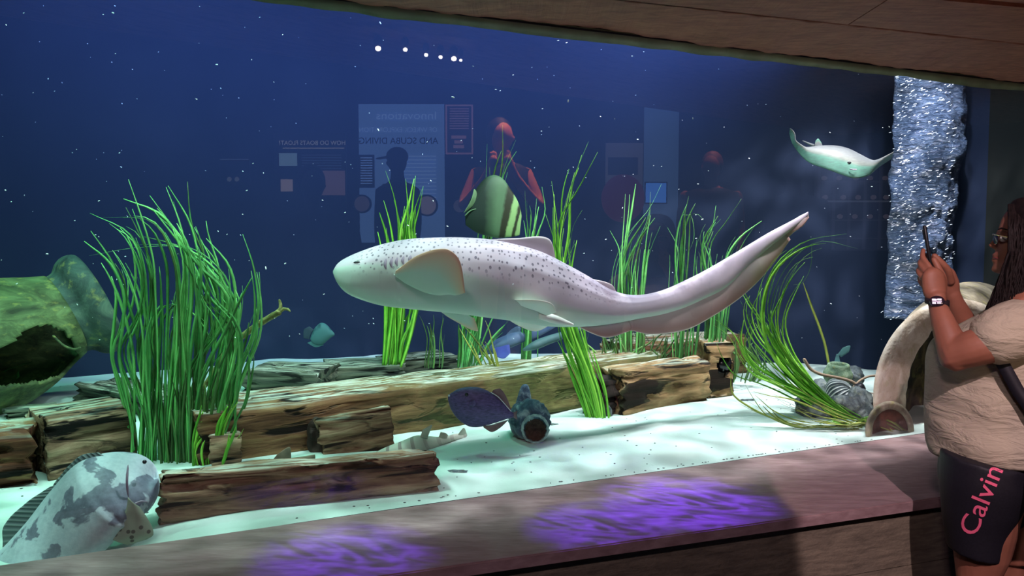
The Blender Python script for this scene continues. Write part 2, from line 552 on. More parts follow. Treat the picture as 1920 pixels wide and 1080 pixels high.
bm = bmesh.new()   # dark upper wall above the header, keeps lamp light inside the tank
quadbox(bm, -5.5, 3.6, -.02, .03, ZT + .0, 4.3); struct('trim_5', bm, M_room)
bm = bmesh.new()
rows = []
for i in range(200):
    x = -3.2 + 6.6 * i / 199
    d = .030 + .016 * noise.noise(Vector((x * 2.1, 7, 0))) + .006 * noise.noise(Vector((x * 9, 7, 0)))
    c = Vector((x, gy(x), 0))
    rows.append([c + GN * -.012 + Vector((0, 0, ZT - d * .25)), c + GN * -.022 + Vector((0, 0, ZT + .01)), c + GN * .0 + Vector((0, 0, ZT + .01)), c + GN * .0 + Vector((0, 0, ZT - d))])
grid_bm(bm, rows, True, True)
struct('trim_6', bm, M_seal, True)
bm = bmesh.new(); prism_bm(bm, [(-6, -6), (9, -6), (9, 3.4), (-6, 1.0)], -.05, 0); struct('floor', bm, M_floor)
bm = bmesh.new(); prism_bm(bm, [(-8, -6), (9, -6), (9, 7), (-8, 7)], 4.3, 4.4); struct('ceiling', bm, M_room)

# ------------------------------------------------------------------ the zebra shark
S = NT('shark_skin', .45, .35)
uv = S.sep(S.tc.outputs['UV'])
U, V_ = uv[0], uv[1]
# v: 0 back .. .5 belly .. 1 back ; fold
fold = S.math('ABSOLUTE', S.math('SUBTRACT', S.math('MULTIPLY', V_, 2.0), 1.0))      # 1 back, 0 belly
cmb = S.n('CombineXYZ'); S.l(S.math('MULTIPLY', U, 3.1), cmb.inputs[0]); S.l(S.math('MULTIPLY', V_, 1.0), cmb.inputs[1])
vor = S.n('TexVoronoi'); vor.voronoi_dimensions = '2D'; vor.inputs['Scale'].default_value = 30; vor.inputs['Randomness'].default_value = .75; S.l(cmb.outputs[0], vor.inputs['Vector'])
vv = S.n('TexWhiteNoise'); vv.noise_dimensions = '3D'; S.l(vor.outputs['Color'], vv.inputs['Vector'])
thr = S.math('MULTIPLY_ADD', vv.outputs['Value'], .10); 
thr.node.inputs[2].default_value = .13
sp = S.math('LESS_THAN', vor.outputs['Distance'], thr)
a1 = S.ramp(fold, [(.50, (0, 0, 0)), (.60, (1, 1, 1))])
a2 = S.ramp(U, [(.05, (0, 0, 0)), (.10, (1, 1, 1)), (.50, (1, 1, 1)), (.60, (0, 0, 0))])
mask = S.math('MULTIPLY', S.math('MULTIPLY', sp, a1), a2)
lead = S.math('ADD', fold, S.math('MULTIPLY', S.math('SUBTRACT', U, .2), .55))
base = S.ramp(lead, [(.30, (.52, .64, .56)), (.545, (.53, .63, .56)), (.60, (.60, .52, .58)), (1, (.58, .49, .58))])  # belly green: bounce light from the sand painted into the skin
# darker smudges on the tail stalk
sm = S.noise(S.mapping((1, 1, 1)), 7, 4, .6)
t1 = S.ramp(U, [(.48, (0, 0, 0)), (.56, (.8, .8, .8)), (.74, (.7, .7, .7)), (.86, (.1, .1, .1))])
t2 = S.ramp(fold, [(.45, (0, 0, 0)), (.75, (1, 1, 1))])
dk = S.math('MULTIPLY', S.math('MULTIPLY', t1, t2), S.ramp(sm, [(.42, (0, 0, 0)), (.56, (1, 1, 1))]))
base = S.mix(S.math('MULTIPLY', dk, .85), base, (.20, .16, .22))
S.color(S.mix(S.math('MULTIPLY', mask, .85), base, (.13, .11, .15)))
S.b.inputs['Subsurface Weight'].default_value = .08
S.b.inputs['Subsurface Radius'].default_value = (.02, .012, .01)
S.bump(S.noise(S.mapping(), 60, 4), .06, .004)
M_shark = S.m
def finmat(name, body, edge, p0=.45, p1=.95):
    s = NT(name, .5, .3)
    q = s.sep(s.tc.outputs['UV'])
    s.color(s.ramp(q[1], [(0, body), (p0, body), (p1, edge), (.94, edge), (1, (.72, .60, .54))] if p1 < .9 else [(0, body), (p0, body), (p1, edge)]))
    s.b.inputs['Subsurface Weight'].default_value = .1
    s.b.inputs['Subsurface Radius'].default_value = (.02, .012, .01)
    return s.m
M_pect = finmat('shark_fin_orange_edge', (.52, .64, .56), (.80, .52, .36), .50, .95)  # fin body shares the belly's painted bounce green
M_dors = finmat('shark_dorsal', (.60, .52, .58), (.66, .58, .62))
M_caud = finmat('shark_tail_fin', (.58, .52, .52), (.40, .24, .23), .25, .80)
M_pelv = finmat('shark_pelvic', (.78, .79, .72), (.80, .70, .62), .5, .95)
M_dark = simple('dark_eye', (.01, .01, .015), .2, 0, 5, .6)
M_slit = simple('gill_shadow', (.36, .29, .38), .6, .1, 5)

ST = [(626, 506, 514, 3.10, .016), (634, 494, 530, 3.10, .05), (650, 483, 548, 3.11, .085), (680, 470, 562, 3.12, .115), (720, 457, 573, 3.14, .135), (760, 449, 578, 3.16, .145),
      (800, 446, 582, 3.18, .150), (860, 445, 588, 3.22, .150), (920, 449, 596, 3.26, .140), (980, 461, 604, 3.32, .125), (1020, 474, 611, 3.36, .110), (1060, 494, 613, 3.41, .095),
      (1100, 516, 612, 3.46, .080), (1140, 540, 608, 3.52, .070), (1170, 551, 603, 3.57, .062), (1200, 553, 597, 3.62, .055), (1240, 545, 590, 3.68, .048), (1280, 528, 579, 3.74, .042),
      (1320, 508, 561, 3.80, .036), (1360, 485, 540, 3.86, .030), (1400, 461, 502, 3.92, .025), (1440, 437, 466, 3.97, .019), (1480, 416, 434, 4.02, .012), (1500, 405, 418, 4.05, .009), (1515, 397, 404, 4.07, .005)]
def shark_bump(t, an):
    r = 0
    k = max(0, min(1, (t - .25) / .15)) * max(0, min(1, (.75 - t) / .2))
    for a0, hgt in ((.62, .045), (1.15, .04), (2 * PI - .62, .045), (2 * PI - 1.15, .04), (1.95, .02)):
        r += hgt * k * math.exp(-((an - a0) / .085) ** 2)
    return r
root = thing('zebra_shark', 'pale spotted zebra shark swimming left across the middle of the tank', 'shark', P(900, 520, 3.25))
body = link_mesh('body', loft_pairs([(a, b, a, c, Y, wd) for a, b, c, Y, wd in ST], 130, 72, shark_bump, 2.25), M_shark, root)
def on_shark(px, py):
    """depth of the near flank at a pixel"""
    for s0, s1 in zip(ST, ST[1:]):
        if s0[0] <= px <= s1[0]:
            t = (px - s0[0]) / (s1[0] - s0[0])
            q = [s0[i] + (s1[i] - s0[i]) * t for i in range(5)]
            f = (py - (q[1] + q[2]) / 2) / max(1, (q[2] - q[1]) / 2)
            f = min(1, abs(f)) ** (2.25 / 2 * 2)
            return q[3] - q[4] * max(0, 1 - f) ** (1 / 2.25)
    return 3.2
# near pectoral fin, raised
link_mesh('pectoral_fin', fin_bm([(738, 514, 2.99), (762, 528, 2.99), (795, 544, 2.99), (825, 551, 3.0), (846, 551, 3.01)],
    [(742, 508, 2.95), (785, 478, 2.86), (836, 467, 2.80), (861, 488, 2.80), (872, 549, 2.84)], .010, 40, 16, .010), M_pect, root)
link_mesh('pectoral_fin', fin_bm([(818, 577, 3.3), (835, 583, 3.3), (852, 585, 3.3), (872, 588, 3.3)], [(820, 580, 3.3), (850, 600, 3.34), (895, 621, 3.4), (890, 597, 3.36)], .007), M_pect, root)
link_mesh('pelvic_fin', fin_bm([(962, 562, 3.20), (985, 574, 3.21), (1008, 582, 3.24), (1022, 592, 3.27)], [(966, 562, 3.17), (1010, 563, 3.13), (1035, 570, 3.13), (1044, 586, 3.17)], .006), M_pelv, root)
link_mesh('pelvic_fin', fin_bm([(945, 594, 3.35), (975, 600, 3.36), (1005, 604, 3.38), (1040, 606, 3.4)], [(948, 596, 3.36), (975, 612, 3.42), (1005, 621, 3.45), (1034, 608, 3.45)], .006), M_pelv, root)
link_mesh('clasper', loft_pairs([(1010, 584, 1010, 598, 3.27, .02), (1040, 590, 1036, 606, 3.28, .02), (1062, 600, 1058, 610, 3.3, .012), (1076, 607, 1075, 611, 3.31, .004)], 20, 14), M_pelv, root)
link_mesh('first_dorsal_fin', fin_bm([(915, 452, 3.26), (950, 458, 3.29), (1000, 474, 3.34), (1045, 500, 3.40)], [(918, 449, 3.26), (965, 447, 3.29), (1028, 447, 3.36), (1043, 490, 3.40)], .010, 34), M_dors, root)
link_mesh('second_dorsal_fin', fin_bm([(1062, 508, 3.42), (1090, 520, 3.45), (1125, 540, 3.50), (1160, 560, 3.55)], [(1062, 503, 3.42), (1100, 520, 3.46), (1146, 533, 3.52), (1158, 553, 3.55)], .007, 30), M_dors, root)
link_mesh('anal_fin', fin_bm([(1062, 600, 3.42), (1100, 606, 3.47), (1145, 604, 3.53), (1186, 598, 3.6)], [(1070, 605, 3.42), (1112, 626, 3.47), (1140, 633, 3.5), (1183, 620, 3.58)], .010, 30, 14, .004), M_caud, root)
link_mesh('tail_fin', fin_bm([(1176, 590, 3.58), (1230, 580, 3.66), (1290, 560, 3.75), (1350, 525, 3.85), (1410, 482, 3.93), (1450, 452, 4.0), (1470, 436, 4.02)],
    [(1184, 620, 3.58), (1222, 627, 3.64), (1285, 619, 3.74), (1330, 597, 3.82), (1392, 555, 3.92), (1440, 507, 3.99), (1482, 449, 4.03)], .011, 60, 18, .006), M_caud, root)
link_mesh('tail_tip_lobe', fin_bm([(1470, 425, 4.01), (1485, 415, 4.03), (1500, 405, 4.05), (1514, 398, 4.07)], [(1476, 447, 4.02), (1488, 436, 4.03), (1505, 424, 4.05), (1517, 408, 4.07)], .006), M_caud, root)
bm = bmesh.new()
ball_bm(bm, P(671, 492, on_shark(671, 492) - .001), (.017, .008, .005)); link_mesh('eye', bm, M_dark, root)
bm = bmesh.new()
c = [(662, 487), (672, 489), (684, 486)]
tube_bm(bm, [P(a, b, on_shark(a, b) + .001) for a, b in c], [.003, .007, .003], 8); link_mesh('brow', bm, M_shark, root)
bm = bmesh.new()
tube_bm(bm, [P(a, b, on_shark(a, b) + .001) for a, b in ((637, 527), (644, 532), (650, 534))], .004, 8); link_mesh('nostril', bm, M_slit, root)
for gx, h in ((722, 12), (733, 11), (743, 10), (755, 10), (768, 9)):
    bm = bmesh.new()
    pts = [(gx + 2, 495 - h * .8 - (gx - 722) * .18), (gx, 496 - (gx - 722) * .2), (gx + 2, 495 + h * .8 - (gx - 722) * .22)]
    tube_bm(bm, [P(a, b, on_shark(a, b) + .003) for a, b in crm(pts, 8)], [.002, .004, .005, .006, .006, .005, .004, .002], 8)
    link_mesh('gill_slit', bm, M_slit, root)

# ------------------------------------------------------------------ giant grouper at the glass
S = NT('grouper_skin', .5, .3)
v = S.mapping()
nn = S.noise(v, 8.5, 4, .55, .35)
fine = S.noise(v, 60, 4, .6)
blot = S.ramp(S.math('ADD', nn, S.math('MULTIPLY', S.math('SUBTRACT', fine, .5), .08)), [(.515, (0, 0, 0)), (.545, (1, 1, 1))])
S.color(S.mix(blot, S.ramp(fine, [(.3, (.42, .46, .54)), (.7, (.54, .58, .64))]), S.ramp(fine, [(.3, (.13, .13, .18)), (.7, (.20, .21, .28))])))
S.bump(S.noise(v, 34, 4, .6), .3, .006)
M_group = S.m
S = NT('grouper_fin', .6, .2)
q = S.sep(S.tc.outputs['UV'])
wv = S.math('SINE', S.math('MULTIPLY', q[0], 90.0))
nf = S.noise(S.mapping(), 70, 3)
c = S.mix(S.ramp(wv, [(.3, (0, 0, 0)), (.7, (1, 1, 1))]), (.12, .15, .16), (.24, .28, .28))
S.color(c); S.bump(wv, .4, .003)
M_gfin = S.m
S = NT('grouper_pectoral', .6, .2)
v = S.mapping()
vo = S.n('TexVoronoi'); vo.inputs['Scale'].default_value = 42; S.l(v, vo.inputs['Vector'])
S.color(S.mix(S.ramp(vo.outputs['Distance'], [(.22, (1, 1, 1)), (.3, (0, 0, 0))]), (.30, .32, .25), (.08, .07, .06)))
M_gpect = S.m
gY = 2.43
root = thing('grouper', 'big pale grouper with dark blotches nosing the sand at the lower left pane', 'fish', P(150, 950, gY))
pairs = [(-70, 1090, -30, 1120, 2.27, .03), (-20, 1052, 45, 1105, 2.30, .045), (45, 985, 112, 1080, 2.335, .06), (98, 918, 188, 1040, 2.37, .075), (145, 869, 235, 990, 2.40, .085), (192, 851, 262, 968, 2.43, .085),
         (238, 850, 277, 959, 2.47, .09), (270, 862, 289, 940, 2.48, .065), (286, 885, 292, 917, 2.49, .03), (291, 896, 293, 906, 2.49, .01)]
def gb(t, an):
    return .035 * math.exp(-((t - .70) / .018) ** 2) * (1 if .4 < an < 2.9 else 0) - .03 * math.exp(-((t - .725) / .012) ** 2) * (1 if .4 < an < 2.9 else 0)
link_mesh('body', loft_pairs(pairs, 110, 56, gb, 2.0, .045), M_group, root)
link_mesh('dorsal_fin', fin_bm([(120, 905, 2.43), (85, 945, 2.42), (60, 985, 2.41), (40, 1020, 2.4)], [(95, 912, 2.43), (50, 942, 2.42), (8, 985, 2.41), (5, 1028, 2.4)], .006, 30, 12, 0, .001), M_gfin, root)
link_mesh('spiny_dorsal_fin', fin_bm([(195, 855, 2.46), (160, 868, 2.45), (125, 900, 2.44), (100, 930, 2.43)], [(185, 848, 2.46), (150, 855, 2.45), (112, 893, 2.44), (88, 928, 2.43)], .005, 30, 8, 0, .002), M_gfin, root)
link_mesh('pectoral_fin', fin_bm([(240, 932, 2.35), (236, 955, 2.345), (222, 980, 2.34), (200, 1005, 2.33)], [(262, 950, 2.36), (284, 985, 2.37), (286, 1005, 2.365), (240, 1022, 2.345)], .004, 24, 12, .01), M_gpect, root)
link_mesh('pelvic_fin', fin_bm([(250, 962, 2.5), (240, 975, 2.5), (225, 985, 2.5)], [(285, 1000, 2.52), (300, 1003, 2.52), (262, 1014, 2.5)], .004), M_gpect, root)
bm = bmesh.new(); ball_bm(bm, P(271, 866, 2.425), .0065); link_mesh('eye', bm, M_dark, root)
bm = bmesh.new(); tube_bm(bm, [P(a, b, y) for a, b, y in crm([(254, 944, 2.365), (264, 940, 2.375), (275, 941, 2.40)], 10)], .0025, 8); link_mesh('lip', bm, M_slit, root)
bm = bmesh.new(); tube_bm(bm, [P(a, b, y) for a, b, y in crm([(240, 872, 2.385), (238, 905, 2.37), (241, 935, 2.375)], 12)], [.001, .003, .003, .004, .004, .004, .004, .004, .004, .003, .002, .001], 8); link_mesh('gill_slit', bm, M_slit, root)

# ------------------------------------------------------------------ triggerfish
S = NT('triggerfish_skin', .5, .35)
v = S.mapping((6, 20, 20)); f = S.noise(v, 8, 5, .6)
S.color(S.ramp(f, [(.3, (.045, .036, .10)), (.7, (.13, .10, .27))])); S.bump(f, .3, .004)
M_trig = S.m
M_trigfin = simple('reddish_fin', (.18, .12, .13), .6, .2, 30)
M_line = simple('pale_fin_line', (.6, .65, .7), .5, .05, 10)
tY = 3.32
root = thing('triggerfish', 'purple-black triggerfish in front of the long mossy beam', 'fish', P(900, 765, tY))
link_mesh('body', loft_pairs([(840, 741, 840, 750, tY, .004), (846, 737, 846, 768, tY, .014), (860, 729, 859, 786, tY, .024), (880, 725.5, 878, 799, tY, .032), (900, 727, 896, 801, tY, .034), (922, 737, 918, 796, tY, .028), (942, 754, 938, 790, tY, .018), (955, 768, 953, 785, tY, .010), (963, 774, 963, 783, tY, .006)], 50, 28), M_trig, root)
link_mesh('dorsal_fin', fin_bm([(921, 737, tY), (932, 746, tY), (945, 757, tY), (957, 770, tY)], [(925, 731, tY), (938, 729, tY), (950, 745, tY), (959, 769, tY)], .003), M_trigfin, root)
link_mesh('anal_fin', fin_bm([(905, 798, tY), (920, 797, tY), (938, 791, tY), (953, 786, tY)], [(907, 802, tY), (922, 810, tY), (938, 802, tY), (954, 787, tY)], .003), M_trigfin, root)
for pts in ([(921, 736), (934, 744), (946, 757), (958, 771)], [(905, 796), (920, 797), (936, 792), (953, 787)]):
    bm = bmesh.new(); tube_bm(bm, [P(a, b, tY - .008) for a, b in crm(pts, 14)], .002, 6); link_mesh('fin_stripe', bm, M_line, root)
link_mesh('tail_fin', fin_bm([(962, 773, tY), (963, 778, tY), (963, 783, tY)], [(970, 770, tY + .02), (969, 778, tY + .02), (970, 787, tY + .02)], .003), M_trigfin, root)
link_mesh('pectoral_fin', fin_bm([(880, 752, tY - .032), (881, 757, tY - .033), (880, 762, tY - .032)], [(890, 750, tY - .04), (893, 757, tY - .042), (888, 764, tY - .04)], .002), M_trig, root)
bm = bmesh.new(); ball_bm(bm, P(875, 740, tY - .026), .008); link_mesh('eye', bm, M_dark, root)
bm = bmesh.new(); ball_bm(bm, P(842, 742, tY - .006), .0045); link_mesh('mouth', bm, M_line, root)

# ------------------------------------------------------------------ batfish
S = NT('batfish_skin', .55, .3)
q = S.sep(S.tc.outputs['UV'])
nz = S.noise(S.mapping(), 25, 4, .6)
uu = S.math('ADD', q[0], S.math('MULTIPLY', S.math('SUBTRACT', nz, .5), .06))
G1 = (.012, .024, .018); G2 = (.07, .14, .07); G3 = (.20, .36, .13); G4 = (.02, .025, .012)
S.color(S.ramp(uu, [(0, G1), (.40, G1), (.56, G2), (.64, G2), (.68, G4), (.76, G4), (.79, G3), (.86, G3), (.885, G4), (.92, G4), (.945, G3), (1, G3)]))
M_bat = S.m
bY = 4.6
root = thing('batfish', 'dark green batfish with pale bars hovering above the zebra shark', 'fish', P(925, 390, bY))
link_mesh('body', loft_pairs([(872, 403, 873, 422, bY, .006), (880, 378, 884, 430, bY, .02), (892, 355, 895, 437, bY, .032), (910, 334, 908, 441, bY, .04), (928, 328, 920, 444, bY, .04), (944, 336, 930, 446, bY, .034), (957, 354, 938, 446, bY, .026), (967, 370, 950, 445, bY, .018), (975, 388, 962, 444, bY, .011), (978, 405, 974, 441, bY, .006)], 50, 28), M_bat, root)
link_mesh('pelvic_fin', fin_bm([(893, 358, bY - .02), (893, 372, bY - .02), (888, 385, bY - .02)], [(889, 354, bY - .03), (883, 375, bY - .05), (869, 400, bY - .05)], .004), simple('batfish_fin', (.10, .19, .09), .6, .2, 30), root)
bm = bmesh.new(); tube_bm(bm, [P(a, b, bY - .03) for a, b in crm([(872, 404), (882, 395), (892, 392)], 8)], .003, 6); link_mesh('fin_edge', bm, simple('pale_green', (.10, .2, .10)), root)

# ------------------------------------------------------------------ ray
rY = 4.7
S = NT('ray_skin', .5, .3)
q = S.sep(S.tc.outputs['UV'])
S.color(S.mix(S.noise(S.mapping((4, 4, 20)), 9, 4), S.ramp(q[1], [(0, (.13, .14, .16)), (.5, (.18, .19, .19)), (.66, (.24, .26, .22)), (.74, (.12, .36, .26)), (1, (.12, .36, .26))]), (.08, .09, .09)))
M_ray = S.m
root = thing('eagle_ray', 'pale ray gliding at the upper right with one wing raised', 'ray', P(1580, 300, rY))
A = [(1482, 249, rY + .1), (1488, 262, rY + .07), (1496, 273, rY + .03), (1508, 283, rY), (1528, 276, rY), (1560, 275, rY), (1588, 280, rY), (1612, 291, rY), (1630, 303, rY), (1650, 300, rY + .05), (1670, 294, rY + .1)]
B = [(1480, 250, rY + .1), (1484, 265, rY + .06), (1492, 279, rY + .02), (1505, 295, rY - .04), (1520, 306, rY - .08), (1548, 316, rY - .12), (1578, 327, rY - .14), (1602, 334, rY - .14), (1628, 329, rY - .1), (1650, 312, rY), (1671, 298, rY + .08)]
link_mesh('body', fin_bm(A, B, .016, 70, 20, .045, 0, 1.5), M_ray, root)
link_mesh('pelvic_fin', fin_bm([(1527, 277, rY), (1534, 276, rY), (1543, 276, rY)], [(1529, 264, rY), (1534, 260, rY), (1540, 267, rY)], .004), M_ray, root)
bm = bmesh.new(); tube_bm(bm, [P(a, b, c) for a, b, c in crm([(1536, 276, rY), (1520, 271, rY + .03), (1505, 264, rY + .08)], 10)], [.012, .011, .01, .009, .008, .007, .006, .005, .004, .002], 8); link_mesh('tail', bm, M_ray, root)
bm = bmesh.new(); ball_bm(bm, P(1592, 305, rY - .13), (.012, .010, .006)); link_mesh('eye', bm, M_dark, root)
bm = bmesh.new(); tube_bm(bm, [P(a, b, c) for a, b, c in ((1594, 317, rY - .15), (1600, 318, rY - .155), (1606, 318, rY - .155))], .003, 8); link_mesh('mouth', bm, M_slit, root)

# ------------------------------------------------------------------ lesser fish
S = NT('teal_fish_skin', .6, .2)
S.color(S.ramp(S.noise(S.mapping(), 9, 3), [(.38, (.02, .05, .06)), (.48, (.07, .17, .17))])); M_teal = S.m
y = 5.4
root = thing('surgeonfish', 'small teal fish hanging in dark water left of the shark', 'fish', P(600, 628, y))
link_mesh('body', loft_pairs([(582, 634, 584, 640, y, .01), (588, 618, 590, 645, y, .025), (600, 606, 604, 646, y, .035), (610, 607, 615, 638, y, .03), (620, 617, 622, 632, y, .018), (627, 625, 627, 629, y, .006)], 30, 20), M_teal, root)
link_mesh('dorsal_fin', fin_bm([(588, 618, y), (582, 628, y), (580, 636, y)], [(580, 612, y), (570, 618, y), (569, 634, y)], .004), simple('dark_teal', (.03, .05, .07)), root)
link_mesh('anal_fin', fin_bm([(583, 640, y), (592, 645, y), (604, 644, y)], [(576, 643, y), (592, 651, y), (607, 647, y)], .004), M_teal, root)
S = NT('bluegrey_skin', .6, .2)
S.color(S.ramp(S.noise(S.mapping(), 6, 3), [(.35, (.035, .07, .15)), (.65, (.09, .14, .21))])); M_bg = S.m
y = 5.1
root = thing('blue_grey_shark', 'blurry blue-grey shark resting behind the long beam below the zebra shark', 'shark', P(960, 650, y))
link_mesh('body', loft_pairs([(893, 658, 894, 662, y, .01), (910, 646, 912, 664, y, .05), (935, 634, 940, 660, y, .06), (965, 622, 972, 646, y, .05), (1000, 612, 1008, 632, y + .1, .035), (1040, 600, 1044, 612, y + .2, .015), (1062, 592, 1063, 598, y + .25, .006)], 40, 20), M_bg, root)
link_mesh('pectoral_fin', fin_bm([(925, 652, y - .05), (940, 650, y - .05), (955, 644, y - .05)], [(928, 668, y - .12), (945, 672, y - .14), (957, 662, y - .12)], .008), simple('vivid_blue_fin', (.04, .06, .26)), root)
link_mesh('dorsal_fin', fin_bm([(945, 632, y), (960, 627, y), (975, 622, y)], [(958, 618, y), (970, 612, y), (980, 616, y)], .006), M_bg, root)
root = thing('teal_grey_shark', 'second blurry shark, paler teal, lying right of the blue-grey one', 'shark', P(1010, 645, 5.0))
link_mesh('body', loft_pairs([(980, 654, 981, 658, 4.9, .01), (1000, 640, 1003, 656, 4.9, .04), (1025, 630, 1029, 646, 4.95, .04), (1060, 620, 1064, 632, 5.0, .02), (1090, 612, 1091, 618, 5.05, .006)], 30, 18), simple('teal_grey', (.07, .14, .15)), root)

# banded bamboo sharks on the sand
S = NT('banded_skin', .6, .2)
q = S.sep(S.tc.outputs['UV'])
wv = S.math('SINE', S.math('MULTIPLY', q[0], 46.0))
band = S.ramp(wv, [(.55, (0, 0, 0)), (.75, (1, 1, 1))])
S.color(S.mix(S.math('MULTIPLY', band, S.ramp(q[0], [(.0, (.75,) * 3), (.35, (.7,) * 3), (.6, (.3,) * 3), (1, (.35,) * 3)])), (.55, .56, .48), (.20, .12, .13)))
M_band = S.m
y = 3.25
root = thing('banded_shark', 'small pale banded shark lying on sand behind the front log end', 'shark', onz(800, 845))
link_mesh('body', loft_pairs([(700, 850, 702, 858, 3.22, .01), (725, 838, 730, 862, 3.22, .035), (752, 828, 760, 856, 3.24, .04), (780, 817, 790, 848, 3.3, .04), (800, 818, 812, 842, 3.36, .032), (830, 819, 834, 832, 3.42, .018), (855, 813, 858, 824, 3.48, .012), (874, 812, 875, 822, 3.52, .006)], 50, 24), M_band, root)
M_bfin = simple('banded_fin', (.40, .42, .34), .6, .2, 20)
link_mesh('first_dorsal_fin', fin_bm([(788, 820, 3.3), (796, 822, 3.32), (802, 823, 3.34)], [(792, 806, 3.3), (810, 797, 3.33), (803, 812, 3.34)], .004), M_bfin, root)
link_mesh('second_dorsal_fin', fin_bm([(822, 821, 3.4), (830, 822, 3.41), (838, 822, 3.42)], [(826, 810, 3.4), (836, 812, 3.42), (840, 816, 3.43)], .003), M_bfin, root)
link_mesh('tail_fin', fin_bm([(858, 816, 3.48), (866, 818, 3.5), (874, 820, 3.52)], [(862, 810, 3.48), (870, 802, 3.5), (876, 816, 3.53)], .003), M_bfin, root)
root = thing('brown_shark', 'small brown shark hidden behind the front log, its pointed fin showing above', 'shark', onz(490, 890))
M_br = simple('brown_skin', (.22, .17, .12), .6, .3, 25)
link_mesh('body', loft_pairs([(430, 885, 432, 890, 2.95, .01), (455, 874, 460, 893, 2.97, .03), (490, 866, 495, 886, 3.0, .035), (520, 862, 525, 878, 3.03, .03), (560, 857, 562, 868, 3.08, .015), (590, 852, 591, 860, 3.12, .006)], 40, 20), M_br, root)
link_mesh('dorsal_fin', fin_bm([(508, 866, 3.02), (528, 866, 3.04), (545, 862, 3.06)], [(520, 852, 3.02), (543, 838, 3.04), (546, 856, 3.06)], .005), M_br, root)

# ------------------------------------------------------------------ timbers
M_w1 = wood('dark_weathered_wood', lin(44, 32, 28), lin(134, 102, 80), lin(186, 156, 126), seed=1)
M_w2 = wood('mossy_beam_wood', lin(58, 38, 28), lin(116, 82, 56), lin(150, 122, 84), moss=lin(96, 104, 58), mossamt=.9, seed=4, mossx=(.5, 1.6), toplight_dust=.6)
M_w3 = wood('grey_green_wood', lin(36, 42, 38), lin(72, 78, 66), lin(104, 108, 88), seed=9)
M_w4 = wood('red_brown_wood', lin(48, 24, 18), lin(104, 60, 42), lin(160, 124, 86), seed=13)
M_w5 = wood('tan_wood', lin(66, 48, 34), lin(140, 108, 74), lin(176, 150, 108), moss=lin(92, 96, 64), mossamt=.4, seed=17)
def timber(name, label, A, B, h, depth, mat, group=None, cat='log', groove=.012, rag=(.03, .03), sink=.03, tilt=0, roll=0, seed=0, taper=(1, 1), hole=None, dz=0.0):
    A, B = Vector(A), Vector(B)
    ax = (B - A); L = ax.length
    ang = math.atan2(ax.y, ax.x)
    nx = max(24, int(L / .022)); ring = []
    hs, ds = 12, 8
    r0 = .12 * min(h, depth)
    def sec(k):      # unit ring around the section, (y 0..1 depth, z 0..1)
        pass
    pts = []
    for i in range(ds): pts.append((i / ds, 0, 0, -1))
    for i in range(hs): pts.append((1, i / hs, 1, 0))
    for i in range(ds): pts.append((1 - i / ds, 1, 0, 1))
    for i in range(hs): pts.append((0, 1 - i / hs, -1, 0))
    rows = []
    for i in range(nx + 1):
        t = i / nx
        sc_ = taper[0] + (taper[1] - taper[0]) * t
        row = []
        for (a, b, ny, nz) in pts:
            y = a * depth; z = b * (h + sink) * sc_ - sink
            # groove noise stretched along the grain
            s = (a * 5 if ny == 0 else b * 6 + 10 * (ny + 2))
            xx = t * L
            g = noise.noise(Vector((xx * 1.6 + seed, s * 1.3, seed * 1.7))) + .7 * noise.noise(Vector((xx * 3.5 + seed, s * 4.2, 4 + seed))) + .35 * noise.noise(Vector((xx * 9, s * 9, seed)))
            d = g * groove
            crk = noise.noise(Vector((xx * 1.1 + seed * 3, s * 2.6, 9)))
            if abs(crk) < .06: d -= groove * 1.8 * (1 - abs(crk) / .06)
            edge = min(abs(a), abs(1 - a)) < .01 and min(abs(b), abs(1 - b)) < .01
            if edge: d -= r0 * .6
            e = 0
            rg = noise.noise(Vector((a * 2.4 + seed, b * 4.5, 2 + seed))) + .5 * noise.noise(Vector((a * 7, b * 14, seed)))
            if t < .25: e += rag[0] * rg * (1 - t / .25)
            if t > .75: e -= rag[1] * rg * (1 - (1 - t) / .25)
            yy = y + ny * d; zz = z + nz * d
            if edge:
                yy += (-1 if a > .5 else 1) * r0 * .4
                zz += (-1 if b > .5 else 1) * r0 * .4
            row.append(Vector((xx + e, yy, zz)))
        rows.append(row)
    # end caps: shrink rings
    def shrink(row, k, dx):
        c = sum(row, Vector()) / len(row)
        return [c + (p - c) * k + Vector((dx * (1 + 2 * noise.noise(p * 20)), 0, 0)) for p in row]
    rows = [shrink(rows[0], .3, .02 * 0 + .01), shrink(rows[0], .7, .004), shrink(rows[0], .96, -.004)] + rows + [shrink(rows[-1], .96, .004), shrink(rows[-1], .7, -.004), shrink(rows[-1], .3, -.01)]
    bm = bmesh.new()
    grid_bm(bm, rows, True, True)
    if hole:
        hx, hz, hr = hole
        bmesh.ops.delete(bm, geom=[f for f in bm.faces if (f.calc_center_median().y < .03 and (f.calc_center_median().x - hx) ** 2 + (f.calc_center_median().z - hz) ** 2 < hr * hr)], context='FACES')
    bmesh.ops.recalc_face_normals(bm, faces=bm.faces)
    me = bpy.data.meshes.new(name); bm.to_mesh(me); bm.free()
    for p_ in me.polygons: p_.use_smooth = True
    me.materials.append(mat)
    o = bpy.data.objects.new(name, me); col.objects.link(o)
    o.location = A + Vector((0, 0, dz)); o.rotation_euler = (roll, -tilt, ang)
    return props(o, label, cat, group)

